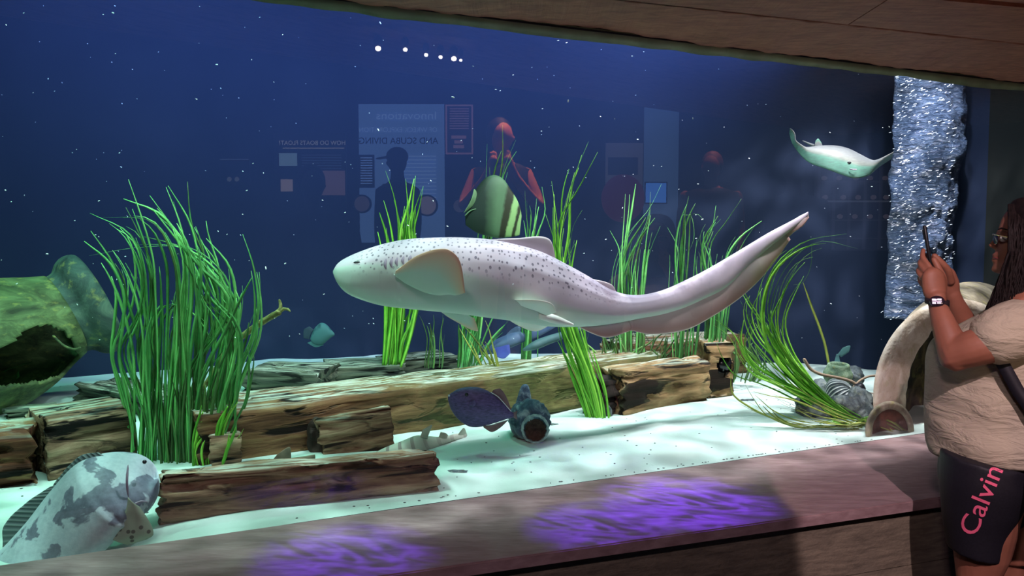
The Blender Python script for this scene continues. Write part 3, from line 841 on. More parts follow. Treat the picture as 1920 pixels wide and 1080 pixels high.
front = timber('weathered_timber', 'long weathered brown timber lying nearest the glass at lower left', onz(303, 975), onz(820, 921), .138, .10, M_w1, rag=(.05, .03), seed=1, groove=.015)
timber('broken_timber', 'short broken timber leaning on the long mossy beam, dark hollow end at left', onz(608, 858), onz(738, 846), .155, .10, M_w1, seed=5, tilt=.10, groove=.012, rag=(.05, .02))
bm = bmesh.new()
for i in range(26):
    a = random.uniform(0, 2 * PI); c = P(596 + 10 * math.cos(a), 822 + 28 * math.sin(a), 3.31 + random.uniform(-.02, .03))
    ball_bm(bm, c, (random.uniform(.015, .03), .03, random.uniform(.02, .05)), 10, 7)
o = link_mesh('rotten_stump', bm, simple('rotten_dark_wood', lin(44, 32, 26), .8, .6, 30, bump=.8)); props(o, 'dark rotten lump of wood against the left end of the broken timber', 'log')
mod(o, 'REMESH', mode='VOXEL', voxel_size=.008)
# long beam; front top edge runs (540,750) -> (1060,682) at z .83
ZBM = .83
BA, BB = onz(375, 772, ZBM), onz(1240, 662, ZBM)
BA.z = BB.z = .6
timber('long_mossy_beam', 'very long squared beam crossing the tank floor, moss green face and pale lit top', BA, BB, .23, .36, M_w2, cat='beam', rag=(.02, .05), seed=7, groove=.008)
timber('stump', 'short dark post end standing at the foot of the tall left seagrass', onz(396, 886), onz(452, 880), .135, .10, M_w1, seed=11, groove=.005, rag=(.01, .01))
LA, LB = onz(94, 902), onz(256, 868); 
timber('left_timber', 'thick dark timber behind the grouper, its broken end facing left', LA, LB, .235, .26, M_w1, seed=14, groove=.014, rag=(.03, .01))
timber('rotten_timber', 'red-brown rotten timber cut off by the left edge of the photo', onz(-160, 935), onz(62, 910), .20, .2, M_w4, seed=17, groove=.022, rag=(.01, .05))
# cross timbers behind the beam
def cross(label, a, b, h, depth, seed, **k):
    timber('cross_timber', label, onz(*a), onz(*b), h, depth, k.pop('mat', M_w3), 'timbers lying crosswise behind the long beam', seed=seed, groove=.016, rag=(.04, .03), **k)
cross('grey timber lying under the lip of the big left jar', (140, 752), (330, 795), .10, .30, 21)
cross('grey-green timber behind the tall seagrass and beam, partly bare sand on both sides', (455, 738), (590, 742), .13, .42, 23)
cross('rough-ended timber beside the sand patch below the small teal fish', (610, 722), (760, 716), .11, .40, 25)
cross('dark timber just right of the green seagrass clump behind the beam', (752, 704), (860, 692), .10, .34, 27)
cross('dark jagged timber stub at the far left edge behind the rotten timber', (16, 790), (100, 782), .05, .12, 29)
# right hand timbers
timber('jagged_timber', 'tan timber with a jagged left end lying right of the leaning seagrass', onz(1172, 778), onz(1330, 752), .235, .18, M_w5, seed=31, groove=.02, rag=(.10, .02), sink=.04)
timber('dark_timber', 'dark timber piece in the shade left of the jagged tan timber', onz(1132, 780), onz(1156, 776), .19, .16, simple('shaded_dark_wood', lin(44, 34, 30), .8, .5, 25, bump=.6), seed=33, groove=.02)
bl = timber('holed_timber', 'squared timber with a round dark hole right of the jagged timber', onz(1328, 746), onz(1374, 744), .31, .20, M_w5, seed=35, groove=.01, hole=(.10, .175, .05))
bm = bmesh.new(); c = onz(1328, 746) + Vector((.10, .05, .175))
tube_bm(bm, [c + Vector((0, .05, 0)), c + Vector((0, .09, 0))], .068, 24); o = link_mesh('hole_dark_plug', bm, M_dark, smooth=True);  # black plug painting the dark of the hole
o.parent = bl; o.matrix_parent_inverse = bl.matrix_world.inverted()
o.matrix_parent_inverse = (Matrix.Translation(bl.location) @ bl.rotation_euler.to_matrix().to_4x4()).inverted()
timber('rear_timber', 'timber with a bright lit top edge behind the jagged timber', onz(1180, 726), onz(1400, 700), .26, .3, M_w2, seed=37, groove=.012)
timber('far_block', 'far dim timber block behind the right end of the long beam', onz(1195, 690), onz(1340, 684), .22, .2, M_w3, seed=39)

# ------------------------------------------------------------------ jars
def jarmat(name, a, b, c, sc_=7, st=(1, 1, 1), yl=.35):
    s = NT(name, .7, .25)
    v = s.mapping(st)
    n_ = s.noise(v, sc_, 6, .62, .8)
    col_ = s.ramp(n_, [(.3, a), (.5, b), (.68, c)])
    k = s.noise(s.mapping(st, loc=(3, 1, 2)), sc_ * 3, 4, .6)
    s.color(s.mix(s.ramp(k, [(.56, (0, 0, 0)), (.70, (yl,) * 3)]), col_, lin(178, 176, 92)))
    s.bump(s.math('ADD', n_, k), .5, .012)
    return s.m
M_jar = jarmat('algae_clay', lin(40, 46, 34), lin(80, 94, 60), lin(112, 130, 84), 6, (1, 1, 2.2))
M_jarlip = jarmat('dark_clay_lip', lin(40, 50, 50), lin(62, 80, 74), lin(92, 112, 96), 6)
def lathe_rows(c0, ax, prof, seg, wob=0.0):
    ax = Vector(ax).normalized()
    a = ax.orthogonal().normalized(); b = ax.cross(a)
    return [[Vector(c0) + ax * t + (a * math.cos(2 * PI * k / seg) + b * math.sin(2 * PI * k / seg)) * r * (1 + wob * noise.noise(Vector((math.cos(2 * PI * k / seg) * 2, math.sin(2 * PI * k / seg) * 2, t * 4)))) for k in range(seg)] for t, r in prof]
JY = 4.3
jc0 = P(163, 572, JY + .14); jc1 = P(10, 640, JY - .12)
jax = (jc1 - jc0).normalized()
root = thing('clay_jar', 'huge broken clay jar lying at the left edge, algae green with flared lip', 'jar', Vector((jc1.x, jc1.y, .6)))
prof = crm([(.12, .235), (.2, .262), (.32, .31), (.5, .345), (.7, .355), (.95, .33), (1.15, .26), (1.3, .12), (1.34, .01)], 90)
rows = lathe_rows(jc0, jax, prof, 150, .03)
bm = bmesh.new(); grid_bm(bm, rows, True)
HOLE = [(-80, 690), (-40, 668), (0, 655), (30, 640), (48, 622), (62, 610), (80, 612), (95, 608), (118, 622), (138, 640), (150, 662), (154, 680), (140, 700), (110, 712), (60, 722), (10, 728), (-80, 735)]
def inpoly(x, y, poly):
    r = False
    for (x0, y0), (x1, y1) in zip(poly, poly[1:] + poly[:1]):
        if (y0 > y) != (y1 > y) and x < (x1 - x0) * (y - y0) / (y1 - y0) + x0: r = not r
    return r
dl = []
for f in bm.faces:
    c = f.calc_center_median()
    s0 = (c - jc0).dot(jax); rad = c - (jc0 + jax * s0)
    if rad.dot(c - Vector((0, 0, CAMZ))) < 0.02:
        px, py = proj(c)
        if inpoly(px + 4 * noise.noise(c * 12), py + 5 * noise.noise(c * 14 + Vector((5, 5, 5))), HOLE): dl.append(f)
bmesh.ops.delete(bm, geom=dl, context='FACES')
o = link_mesh('jar_body', bm, M_jar, root); mod(o, 'SOLIDIFY', thickness=.022, offset=-1)
bm = bmesh.new()
prof = crm([(.13, .222), (.08, .235), (.04, .275), (.0, .295), (-.045, .29), (-.06, .26), (-.045, .22), (.0, .18), (.06, .16), (.13, .18)], 40)
grid_bm(bm, lathe_rows(jc0, jax, prof, 80, .05), True)
link_mesh('jar_lip', bm, M_jarlip, root)
bm = bmesh.new()
tube_bm(bm, [P(a, b, 4.05) for a, b in crm([(100, 630), (120, 648), (140, 655), (150, 652)], 14)], .006, 8); link_mesh('broken_rib', bm, M_jar, root)

# right hand jar: rings from the broken mouth backwards
M_rim = jarmat('cream_broken_edge', lin(196, 176, 150), lin(222, 208, 188), lin(240, 234, 220), 9)
M_in = jarmat('jar_inside', lin(26, 26, 26), lin(66, 62, 48), lin(120, 106, 72), 5)
M_out = jarmat('jar_outside', lin(80, 74, 64), lin(126, 118, 100), lin(168, 160, 140), 7)
def ring(cx, cy, rx, ry, Y, slope=.0016, seg=90, rag=0, s=0):
    out = []
    for k in range(seg):
        a = 2 * PI * k / seg
        rr_ = 1 + rag * noise.noise(Vector((math.cos(a) * 6, math.sin(a) * 6, s))) + rag * .6 * noise.noise(Vector((math.cos(a) * 17, math.sin(a) * 17, s)))
        px = cx + rx * rr_ * math.cos(a); py = cy + ry * rr_ * math.sin(a)
        out.append(P(px, py, Y + slope * (px - cx)))
    return out
root = thing('broken_jar', 'huge broken jar with a thick cream edge, mouth open behind the person filming', 'jar', onz(1790, 780))
def clipz(bm, z=.56):
    bmesh.ops.bisect_plane(bm, geom=bm.verts[:] + bm.edges[:] + bm.faces[:], plane_co=(0, 0, z), plane_no=(0, 0, -1), clear_outer=True)
Y0 = 3.98
bm = bmesh.new()
grid_bm(bm, [ring(1796, 748, 158, 186, Y0 + .03), ring(1794, 746, 157, 186, Y0), ring(1796, 750, 148, 180, Y0 - .012), ring(1801, 754, 130, 176, Y0 - .010, rag=.02, s=2), ring(1806, 760, 110, 170, Y0 + .01, rag=.05, s=1), ring(1807, 762, 109, 168, Y0 + .05, rag=.03, s=1)], True); clipz(bm)
link_mesh('broken_rim', bm, M_rim, root)
bm = bmesh.new()
grid_bm(bm, [ring(1807, 762, 109, 168, Y0 + .05, rag=.03, s=1), ring(1812, 745, 122, 168, Y0 + .18), ring(1825, 725, 112, 155, Y0 + .4), ring(1836, 710, 70, 110, Y0 + .58), ring(1840, 705, 8, 12, Y0 + .62)], True); clipz(bm)
link_mesh('jar_inside', bm, M_in, root)
bm = bmesh.new()
grid_bm(bm, [ring(1796, 748, 158, 186, Y0 + .03), ring(1804, 730, 150, 186, Y0 + .2), ring(1822, 700, 138, 172, Y0 + .45), ring(1836, 690, 110, 150, Y0 + .65), ring(1842, 690, 10, 14, Y0 + .78)], True); clipz(bm)
link_mesh('jar_body', bm, M_out, root)
bm = bmesh.new()
sY = 3.64
grid_bm(bm, [ring(1668, 808, 46, 56, sY + .14, .001), ring(1668, 808, 46, 56, sY, .001), ring(1668, 808, 40, 50, sY - .01, .001), ring(1669, 810, 34, 43, sY, .001, rag=.03), ring(1670, 810, 33, 42, sY + .1, .001), ring(1670, 810, 4, 4, sY + .12, .001)], True); clipz(bm)
o = link_mesh('pipe_ring', bm, [M_out], root)  # short pipe ring grouped with the jar
bm = bmesh.new()
grid_bm(bm, [ring(1669, 810, 33.5, 42.5, sY + .03, .001), ring(1670, 812, 20, 26, sY + .06, .001), ring(1670, 812, 2, 2, sY + .065, .001)], True); clipz(bm)
link_mesh('pipe_ring_inside', bm, simple('rusty_inside', lin(92, 52, 38), .7, .5, 25, bump=.5), root)

# encrusted jug by the triggerfish
M_jug = jarmat('blue_encrusted', lin(34, 42, 62), lin(76, 100, 120), lin(160, 186, 190), 16, (1, 1, 1), .1)
root = thing('encrusted_jug', 'small dark encrusted jug lying beside the triggerfish, mouth towards the glass', 'jar', onz(995, 827))
y = 3.46
bm = bmesh.new()
grid_bm(bm, [ring(990, 784, 6, 8, y + .24, 0), ring(990, 784, 26, 30, y + .22, 0), ring(990, 786, 37, 38, y + .14, 0, rag=.06), ring(993, 788, 39, 40, y + .05, 0, rag=.08), ring(995, 790, 37, 39, y, 0, rag=.07), ring(998, 797, 31, 31, y - .03, 0, rag=.08), ring(1003, 803, 24, 25, y - .045, 0, rag=.08), ring(1004, 806, 20, 21, y - .03, 0, rag=.1), ring(1004, 806, 18, 18, y + .05, 0), ring(1004, 806, 2, 2, y + .08, 0)], True)
link_mesh('jug_body', bm, M_jug, root)
bm = bmesh.new(); grid_bm(bm, [ring(1004, 806, 19.5, 20, y - .025, 0, rag=.1), ring(1004, 806, 10, 10, y + .0, 0, rag=.2), ring(1004, 806, 1, 1, y + .01, 0)], True)
link_mesh('mouth_inside', bm, simple('brown_inside', lin(70, 56, 50), .8, .5, 60, bump=.8), root)
bm = bmesh.new(); rr_ = ring(1003.5, 804.5, 24, 25.5, y - .047, 0, rag=.06); tube_bm(bm, rr_ + rr_[:2], .006, 6)
link_mesh('mouth_rim', bm, simple('pale_teal_crust', lin(140, 168, 170), .7, .4, 60, bump=.5), root)
link_mesh('handle_stub', fin_bm([(962, 775, y + .06), (970, 768, y + .06), (985, 760, y + .06), (996, 757, y + .06)], [(968, 752, y + .07), (979, 722, y + .08), (990, 722, y + .08), (997, 752, y + .07)], .012, 20, 8), M_jug, root)

# ------------------------------------------------------------------ seagrass
def leafmat(name, a, b, c, tr=.25):
    s = NT(name, .5, .3)
    q = s.sep(s.tc.outputs['UV'])
    n_ = s.noise(s.mapping(), 9, 4, .6)
    n2_ = s.noise(s.mapping((1, 1, 1), loc=(4, 4, 4)), 30, 2)
    s.color(s.mix(s.math('MULTIPLY', n2_, .25), s.ramp(s.math('ADD', s.math('MULTIPLY', n_, .6), s.math('MULTIPLY', q[0], .45)), [(.3, a), (.52, b), (.74, c)]), lin(150, 150, 70)))
    s.b.inputs['Transmission Weight'].default_value = 0
    return s.m
M_leaf = leafmat('seagrass_green', lin(24, 84, 44), lin(66, 160, 84), lin(130, 220, 122))
M_leaf2 = leafmat('seagrass_bright', lin(50, 130, 30), lin(100, 186, 50), lin(150, 222, 80))
M_leafd = leafmat('seagrass_dim', lin(22, 58, 34), lin(44, 96, 56), lin(80, 130, 70))
M_leafo = leafmat('seagrass_olive', lin(60, 80, 30), lin(110, 130, 50), lin(160, 170, 80))
def blade(bm, pts, wd, seed):
    """pts: (px, py, Y)"""
    rnd = random.Random(seed)
    n = 26
    c = [P(*p) for p in crm(pts, n)]
    rad = []
    for i in range(n):
        t = i / (n - 1)
        rad.append(wd * (1 if t < .75 else max(.25, 1 - ((t - .75) / .25) ** 2 * .75)) * (.8 + .2 * min(1, t * 5)))
    tw = rnd.uniform(-1.2, 1.2)
    rows = []
    for i in range(n):
        t = (c[min(i + 1, n - 1)] - c[max(i - 1, 0)]).normalized()
        an = tw + 1.6 * i / (n - 1) * rnd.choice((1, 1))
        fd = Vector((math.cos(an * .6), math.sin(an * .6), 0))
        s_ = fd - t * fd.dot(t)
        s_ = s_.normalized() if s_.length > 1e-4 else t.orthogonal().normalized()
        u_ = t.cross(s_)
        r = rad[i]
        rows.append([c[i] + s_ * r, c[i] + u_ * r * .22, c[i] - s_ * r, c[i] - u_ * r * .22])
    f0 = len(bm.faces); grid_bm(bm, rows, True, True); bm.faces.ensure_lookup_table()
    uvl = bm.loops.layers.uv.verify(); val = rnd.random()
    for f in bm.faces[f0:]:
        for lo in f.loops: lo[uvl].uv.x = val
def clump(name, label, guides, mat, count, jit, depth, wd=.0045, seed=0, group=None, ground=True, trunc=.35):
    """guides: list of polylines in (px, py) with one Y each: [(Y, [(px,py),...]), ...]"""
    rnd = random.Random(seed)
    bm = bmesh.new()
    k = 0
    for gi in range(count):
        Y, g = guides[gi % len(guides)]
        if gi >= len(guides) and rnd.random() < .6:
            Y2, g2 = rnd.choice(guides)
            f = rnd.random() * .38
        else: Y2, g2, f = Y, g, 0
        a = crm(g, 8); b = crm(g2, 8)
        first = gi < len(guides)
        jx = rnd.gauss(0, jit * (.25 if first else 1)); jx2 = rnd.gauss(0, jit * (.2 if first else 1.2))
        L = 1 if first else 1 - rnd.random() * trunc
        dY = rnd.uniform(-depth, depth)
        pts = []
        ph = rnd.uniform(0, 6)
        for i, (p, q) in enumerate(zip(a, b)):
            t = i / 7
            x = p[0] * (1 - f) + q[0] * f + jx + jx2 * t * t * 1.5 + (0 if first else math.sin(ph + t * 7) * jit * .35 * t)
            y_ = p[1] * (1 - f) + q[1] * f + rnd.gauss(0, jit * .15)
            x += jit * .8 * t * math.sin(3.1 * t * 2 + ph * 2)
            pts.append((x, y_, Y * (1 - f) + Y2 * f + dY * (.4 + .6 * t)))
        if L < 1: pts = crm(pts, 20)[:max(5, int(20 * L))]
        blade(bm, pts, wd * rnd.uniform(.7, 1.25), seed * 100 + gi)
    o = link_mesh(name, bm, mat)
    return props(o, label, 'seagrass', group)

# tall left stand
g = [[(262, 880), (268, 740), (262, 640), (240, 560), (215, 500), (160, 433)], [(285, 885), (300, 700), (300, 560), (290, 470), (262, 400), (236, 337)],
     [(320, 888), (322, 700), (325, 560), (318, 470), (300, 420), (200, 408)], [(345, 888), (342, 700), (345, 600), (352, 520), (330, 440), (262, 380), (215, 374)],
     [(365, 886), (362, 740), (370, 620), (372, 500), (352, 420), (310, 350)], [(392, 884), (385, 740), (395, 640), (390, 560), (378, 470), (345, 400), (338, 340)],
     [(405, 884), (412, 760), (430, 660), (445, 600), (440, 560), (380, 490), (330, 420), (290, 365)], [(425, 880), (430, 740), (470, 640), (478, 560), (472, 500), (458, 440)],
     [(300, 885), (298, 700), (285, 640), (292, 590), (330, 560), (360, 600), (392, 640)], [(380, 886), (370, 760), (390, 700), (430, 620), (452, 560), (470, 520)],
     [(270, 880), (262, 760), (222, 690), (225, 650), (250, 600), (262, 520), (250, 450), (170, 400)], [(440, 870), (445, 740), (458, 640), (440, 600), (400, 560), (372, 500), (340, 440)],
     [(330, 888), (345, 760), (372, 660), (420, 610), (450, 590), (430, 540), (360, 470), (285, 460), (160, 482)], [(355, 886), (350, 760), (342, 660), (335, 560), (345, 500), (330, 420), (308, 350)],
     [(250, 840), (240, 770), (225, 700), (218, 650), (232, 570), (215, 500), (165, 455)], [(400, 884), (395, 800), (420, 700), (432, 640), (440, 560), (425, 500), (385, 450)], [(410, 884), (414, 830), (440, 770), (448, 700), (446, 640), (430, 590)]]
GA = [(3.16, q_) for q_ in g]
clump('seagrass_stand', 'tall thick stand of green seagrass rising from the sand at left', GA, M_leaf, 128, 10, .12, .0052, 3)
g2 = [(3.14, [(310 + 8 * i, 890), (305 + 9 * i, 820), (300 + 10 * i, 760 - 10 * (i % 3)), (296 + 11 * i, 690)]) for i in range(0, 12, 2)]
clump('low_seagrass', 'darker low seagrass filling the foot of the tall left stand', g2, M_leafd, 60, 7, .08, .0055, 5)
g3 = [(3.06, [(402, 884), (408, 840), (420, 790), (444, 740)]), (3.06, [(388, 884), (384, 830), (372, 780)]), (3.05, [(412, 880), (425, 850), (440, 800)]), (3.06, [(375, 884), (370, 840), (392, 800)]), (3.06, [(360, 884), (362, 820), (372, 760)])]
clump('bright_sprig', 'bright fresh seagrass sprig at the right foot of the tall left stand', g3, M_leaf2, 16, 5, .03, .0055, 6)
# behind the shark head
YB = 5.0
gb_ = [(YB, [(728, 690), (738, 600), (745, 500), (742, 420), (730, 370), (712, 320)]), (YB, [(735, 690), (748, 600), (752, 500), (755, 430), (770, 380), (776, 335)]), (YB, [(745, 688), (752, 600), (768, 480), (772, 400), (788, 350)]), (YB, [(722, 690), (730, 580), (728, 480), (722, 430), (715, 400)]),
       (YB, [(740, 690), (742, 560), (760, 470), (762, 400), (756, 335)]), (YB, [(750, 690), (765, 640), (782, 560), (786, 520), (770, 440), (784, 330)]), (YB, [(755, 680), (758, 640), (772, 600), (785, 560)])]
clump('rear_seagrass', 'upright bright green seagrass clump behind the zebra shark head', gb_, M_leaf2, 44, 7, .12, .0085, 8)
gc = [(5.0, [(870, 690), (880, 620), (905, 520), (930, 400), (945, 320), (972, 262)]), (5.0, [(880, 690), (905, 560), (925, 400), (940, 300), (942, 235)]), (5.0, [(885, 690), (900, 560), (912, 420), (914, 330), (913, 270)]), (5.0, [(865, 690), (868, 620), (850, 560)]), (5.0, [(890, 690), (920, 640), (960, 600)]), (5.0, [(872, 690), (885, 640), (905, 600)])]
clump('batfish_seagrass', 'thin seagrass rising behind the batfish, its tips above the fish', gc, M_leaf, 24, 6, .12, .008, 9)
gc = [(5.1, [(985, 690), (990, 560), (995, 470), (1000, 420), (1005, 370)]), (5.1, [(990, 690), (992, 560), (990, 450), (985, 400), (985, 360)]), (5.1, [(985, 690), (996, 560), (1006, 450), (1020, 400), (1012, 350)])]
clump('dim_seagrass', 'short dim seagrass between the batfish and the tall leaning clump', gc, M_leaf, 18, 6, .1, .007, 10)
gd = [(3.98, [(1128, 800), (1110, 720), (1080, 640), (1060, 560), (1050, 470), (1065, 380), (1108, 265)]), (3.98, [(1135, 800), (1115, 720), (1085, 640), (1058, 540), (1045, 440), (1075, 370), (1120, 320), (1126, 285)]), (4.0, [(1122, 798), (1095, 700), (1068, 620), (1050, 520), (1040, 400), (1035, 340)]), (4.0, [(1118, 798), (1100, 740), (1062, 640), (1052, 560), (1062, 450), (1075, 400), (1070, 340), (1094, 290)]), (3.98, [(1110, 798), (1090, 740), (1068, 680), (1050, 640)]), (3.98, [(1132, 800), (1125, 740), (1105, 680), (1085, 620), (1068, 570)]), (3.98, [(1125, 800), (1112, 740), (1085, 660), (1062, 620), (1040, 470), (1022, 400)])]
clump('leaning_seagrass', 'tall bright seagrass leaning left from the sand behind the zebra shark dorsal fin', gd, M_leaf2, 46, 6, .08, .0055, 11)
ge = [(4.7, [(1170, 700), (1165, 600), (1150, 520), (1180, 440), (1225, 380), (1238, 345)]), (4.7, [(1180, 700), (1178, 600), (1172, 520), (1178, 450), (1185, 400), (1190, 345)]), (4.7, [(1200, 700), (1205, 600), (1190, 520), (1200, 460), (1220, 410), (1224, 360)]), (4.7, [(1195, 700), (1205, 580), (1218, 480), (1236, 425)]), (4.7, [(1168, 700), (1160, 560), (1160, 470), (1145, 432)]), (4.7, [(1190, 700), (1196, 600), (1185, 500), (1195, 440)]), (4.7, [(1210, 700), (1203, 560), (1215, 440), (1222, 405)])]
clump('middle_seagrass', 'green seagrass clump rising behind the bend of the zebra shark tail', ge, M_leaf, 30, 5, .12, .007, 12)
gf = [(4.6, [(1275, 690), (1280, 600), (1275, 500), (1278, 420), (1292, 368)]), (4.6, [(1276, 560), (1290, 400), (1286, 388), (1300, 400), (1306, 450), (1290, 480)]), (4.6, [(1268, 690), (1265, 560), (1262, 460), (1245, 428)]), (4.6, [(1320, 700), (1330, 600), (1318, 480), (1335, 430), (1340, 385)]), (4.6, [(1330, 700), (1345, 560), (1325, 470), (1352, 420), (1385, 375)]), (4.6, [(1340, 700), (1350, 560), (1370, 460), (1418, 415)]), (4.6, [(1325, 700), (1335, 600), (1330, 500), (1315, 440), (1340, 410)]), (4.6, [(1350, 700), (1360, 600), (1385, 480), (1415, 420)])]
clump('fringe_seagrass', 'loose seagrass behind the rising part of the zebra shark tail', gf, M_leaf, 40, 7, .15, .0065, 13)
gf = [(4.7, [(1130 + 40 * i, 715), (1128 + 42 * i, 680), (1132 + 40 * i, 640), (1125 + 42 * i, 612)]) for i in range(8)]
clump('dim_seagrass_row', 'row of dim short seagrass along the back of the right hand timbers', gf, M_leafd, 110, 16, .15, .006, 14)
# the big swept clump at right
YG = 3.95
gg = [(YG, [(1640, 800), (1560, 760), (1500, 700), (1440, 620), (1432, 560), (1455, 500), (1500, 455), (1580, 437)]), (YG, [(1640, 805), (1570, 770), (1500, 720), (1450, 660), (1440, 580), (1470, 500), (1530, 455), (1612, 466)]),
      (YG, [(1600, 795), (1540, 760), (1480, 700), (1430, 640), (1415, 590), (1440, 540)]), (YG, [(1580, 790), (1520, 740), (1460, 670), (1420, 600), (1395, 560), (1380, 500)]), (YG, [(1690, 812), (1600, 790), (1540, 740), (1470, 670), (1440, 600), (1460, 520)]),
      (YG, [(1640, 800), (1560, 760), (1490, 690), (1450, 620), (1470, 560), (1500, 500)]), (YG, [(1620, 800), (1520, 720), (1460, 640), (1400, 560), (1380, 530)]), (YG, [(1600, 790), (1500, 740), (1420, 690), (1390, 640), (1400, 600)]),
      (YG, [(1570, 780), (1480, 730), (1400, 690), (1385, 640), (1345, 600)]), (YG, [(1680, 815), (1640, 800), (1570, 770), (1490, 740), (1400, 720)])]
clump('swept_seagrass', 'big bright seagrass clump at right, swept up towards the shark tail tip', gg, M_leaf2, 88, 9, .10, .0052, 15, trunc=.5)
gg = [(3.75, [(1590, 800), (1520, 800), (1440, 780), (1380, 740), (1375, 700)]), (3.7, [(1600, 805), (1530, 820), (1480, 835), (1420, 855)]), (3.72, [(1600, 800), (1540, 790), (1480, 760), (1455, 745)]), (3.7, [(1610, 805), (1560, 800), (1480, 800), (1430, 770), (1390, 720)]), (3.72, [(1600, 808), (1570, 812), (1545, 835), (1530, 840)]),
      (3.68, [(1700, 815), (1650, 790), (1600, 800), (1540, 800), (1480, 805)]), (3.7, [(1705, 812), (1670, 790), (1630, 785), (1580, 795)]), (3.75, [(1640, 800), (1560, 770), (1500, 740), (1430, 700), (1390, 690)]), (3.72, [(1620, 800), (1540, 770), (1480, 750), (1420, 735)])]
clump('sprawling_seagrass', 'olive tinted seagrass sprawling on the sand at the right hand end of the glass', gg, M_leafo, 40, 8, .05, .0042, 16, trunc=.4)
gg = [(3.78, [(1600, 800), (1640, 780), (1680, 790), (1705, 815)]), (3.78, [(1590, 805), (1630, 790), (1670, 805), (1695, 820)]), (3.78, [(1600, 805), (1560, 790), (1530, 800)]), (3.78, [(1610, 806), (1650, 800), (1690, 812)])]
clump('flattened_seagrass', 'bright green seagrass lying flat against the glass corner by the broken jar', gg, M_leaf2, 34, 7, .04, .005, 17)
bm = bmesh.new(); blade(bm, [(1558, 706, 4.9), (1545, 640, 4.9), (1520, 570, 4.9), (1506, 530, 4.9)], .008, 1); props(link_mesh('lone_blade', bm, M_leafo), 'single long olive blade standing right of the shark tail', 'seagrass')
bm = bmesh.new(); blade(bm, [(1488, 534, 4.9), (1505, 530, 4.9), (1520, 500, 4.9), (1522, 460, 4.9)], .006, 2); props(link_mesh('drifting_blade', bm, M_leaf), 'curved drifting green blade above the lone olive blade', 'seagrass')
g = [(4.4, [(0, 735), (20, 715), (30, 695)]), (4.4, [(-10, 700), (30, 688), (62, 677)]), (4.4, [(10, 740), (25, 720), (28, 697)])]
clump('small_seagrass', 'few short blades inside the mouth of the big left jar', g, M_leaf, 8, 5, .04, .006, 18)
g = [(4.2, [(930, 760), (915, 715), (890, 660), (865, 615)]), (4.2, [(938, 745), (922, 690), (900, 640)]), (4.25, [(948, 730), (930, 690), (900, 650), (870, 610)]), (4.2, [(952, 745), (934, 690), (920, 640), (905, 600)])]
clump('twiggy_seagrass', 'brown-green twiggy stems crossing the beam above the triggerfish', g, M_leafo, 12, 4, .04, .005, 19)
gz = [(5.0, [(795 + i * 14, 690), (798 + i * 14, 640), (790 + i * 18, 590)]) for i in range(3)]
clump('wispy_seagrass', 'thin wispy blades just right of the upright clump under the shark belly', gz, M_leafd, 9, 5, .08, .005, 20)

# ------------------------------------------------------------------ branch, pile, pebbles
M_bark = jarmat('algae_bark', lin(70, 70, 40), lin(120, 124, 72), lin(160, 160, 100), 20)
bm = bmesh.new()
tube_bm(bm, [P(a, b, c) for a, b, c in crm([(425, 655, 3.5), (455, 630, 3.48), (490, 605, 3.45), (522, 586, 3.4)], 24)], [.014 + .003 * noise.noise(Vector((i * .7, 0, 0))) for i in range(24)], 12)
tube_bm(bm, [P(a, b, 3.4) for a, b in ((520, 587), (526, 578), (526, 570), (524, 563))], [.010, .008, .007, .005], 10)
tube_bm(bm, [P(a, b, 3.4) for a, b in ((521, 587), (532, 579), (540, 580), (544, 584))], [.009, .007, .006, .003], 10)
o = props(link_mesh('branch', bm, M_bark), 'algae-covered forked branch sticking out right of the tall seagrass', 'branch')
bm = bmesh.new(); tube_bm(bm, [P(a, b, c) for a, b, c in crm([(375, 735, 3.5), (400, 700, 3.5), (425, 655, 3.5)], 12)], .012, 10); props(link_mesh('lower_branch', bm, M_bark), 'lower bent branch among the right hand blades of the tall seagrass', 'branch')
M_stone = jarmat('grey_stone', lin(36, 42, 48), lin(76, 86, 90), lin(136, 146, 144), 16, (1, 1, 1), .15)
def rock(name, label, px, py, r, cat='rock', Y=None, mat=None, group=None, seed=0):
    c = onz(px, py) if Y is None else P(px, py, Y)
    bm = bmesh.new(); ball_bm(bm, c, r, 22, 14)
    for v in bm.verts:
        d = v.co - c
        v.co = c + d * (1 + .45 * noise.noise(d * (1.6 / max(r)) + Vector((seed, 0, 0))) + .2 * noise.noise(d * (4 / max(r)) + Vector((seed, 2, 0))))
    return props(link_mesh(name, bm, mat or M_stone), label, cat, group)
rock('stone', 'small grey stone on open sand left of the swept seagrass', 1400, 755, (.045, .03, .022), seed=1)
rock('pebble', 'tiny grey pebble on bright sand below the leaning seagrass', 1073, 829, (.014, .012, .01), seed=2)
for i, (a, b, s_) in enumerate([(1040, 796, .03), (1062, 808, .04)]):
    rock('shell_flake', ['dark flake on the sand just right of the encrusted jug', 'larger dark flake between the jug and the leaning seagrass'][i], a, b, (s_, .02, .004), 'flake', seed=3 + i)
rock('sunken_flake', 'flat grey flake on sand right of the front timber', 855, 884, (.05, .02, .006), 'flake', seed=9)
rock('pale_stone', 'pale stone standing left of the dark timber', 1140, 778, (.02, .02, .045), seed=8)
rk = [(1560, 745, .12, 'rough grey rock in the middle of the rubble pile'), (1530, 770, .10, 'low rock under the blades of the swept seagrass'), (1600, 765, .11, 'dark rock in the rubble pile against the broken jar'), (1625, 790, .10, 'rock wedged beside the pipe ring by the broken jar'), (1590, 708, .08, 'rounded rock at the back of the rubble pile')]
for i, (a, b, r, lb) in enumerate(rk):
    rock('rubble_rock', lb, a, b, (r * 1.0, r * .8, r * .8), Y=4.35 if b < 760 else 4.0, group='rocks of the right hand rubble pile', seed=20 + i)
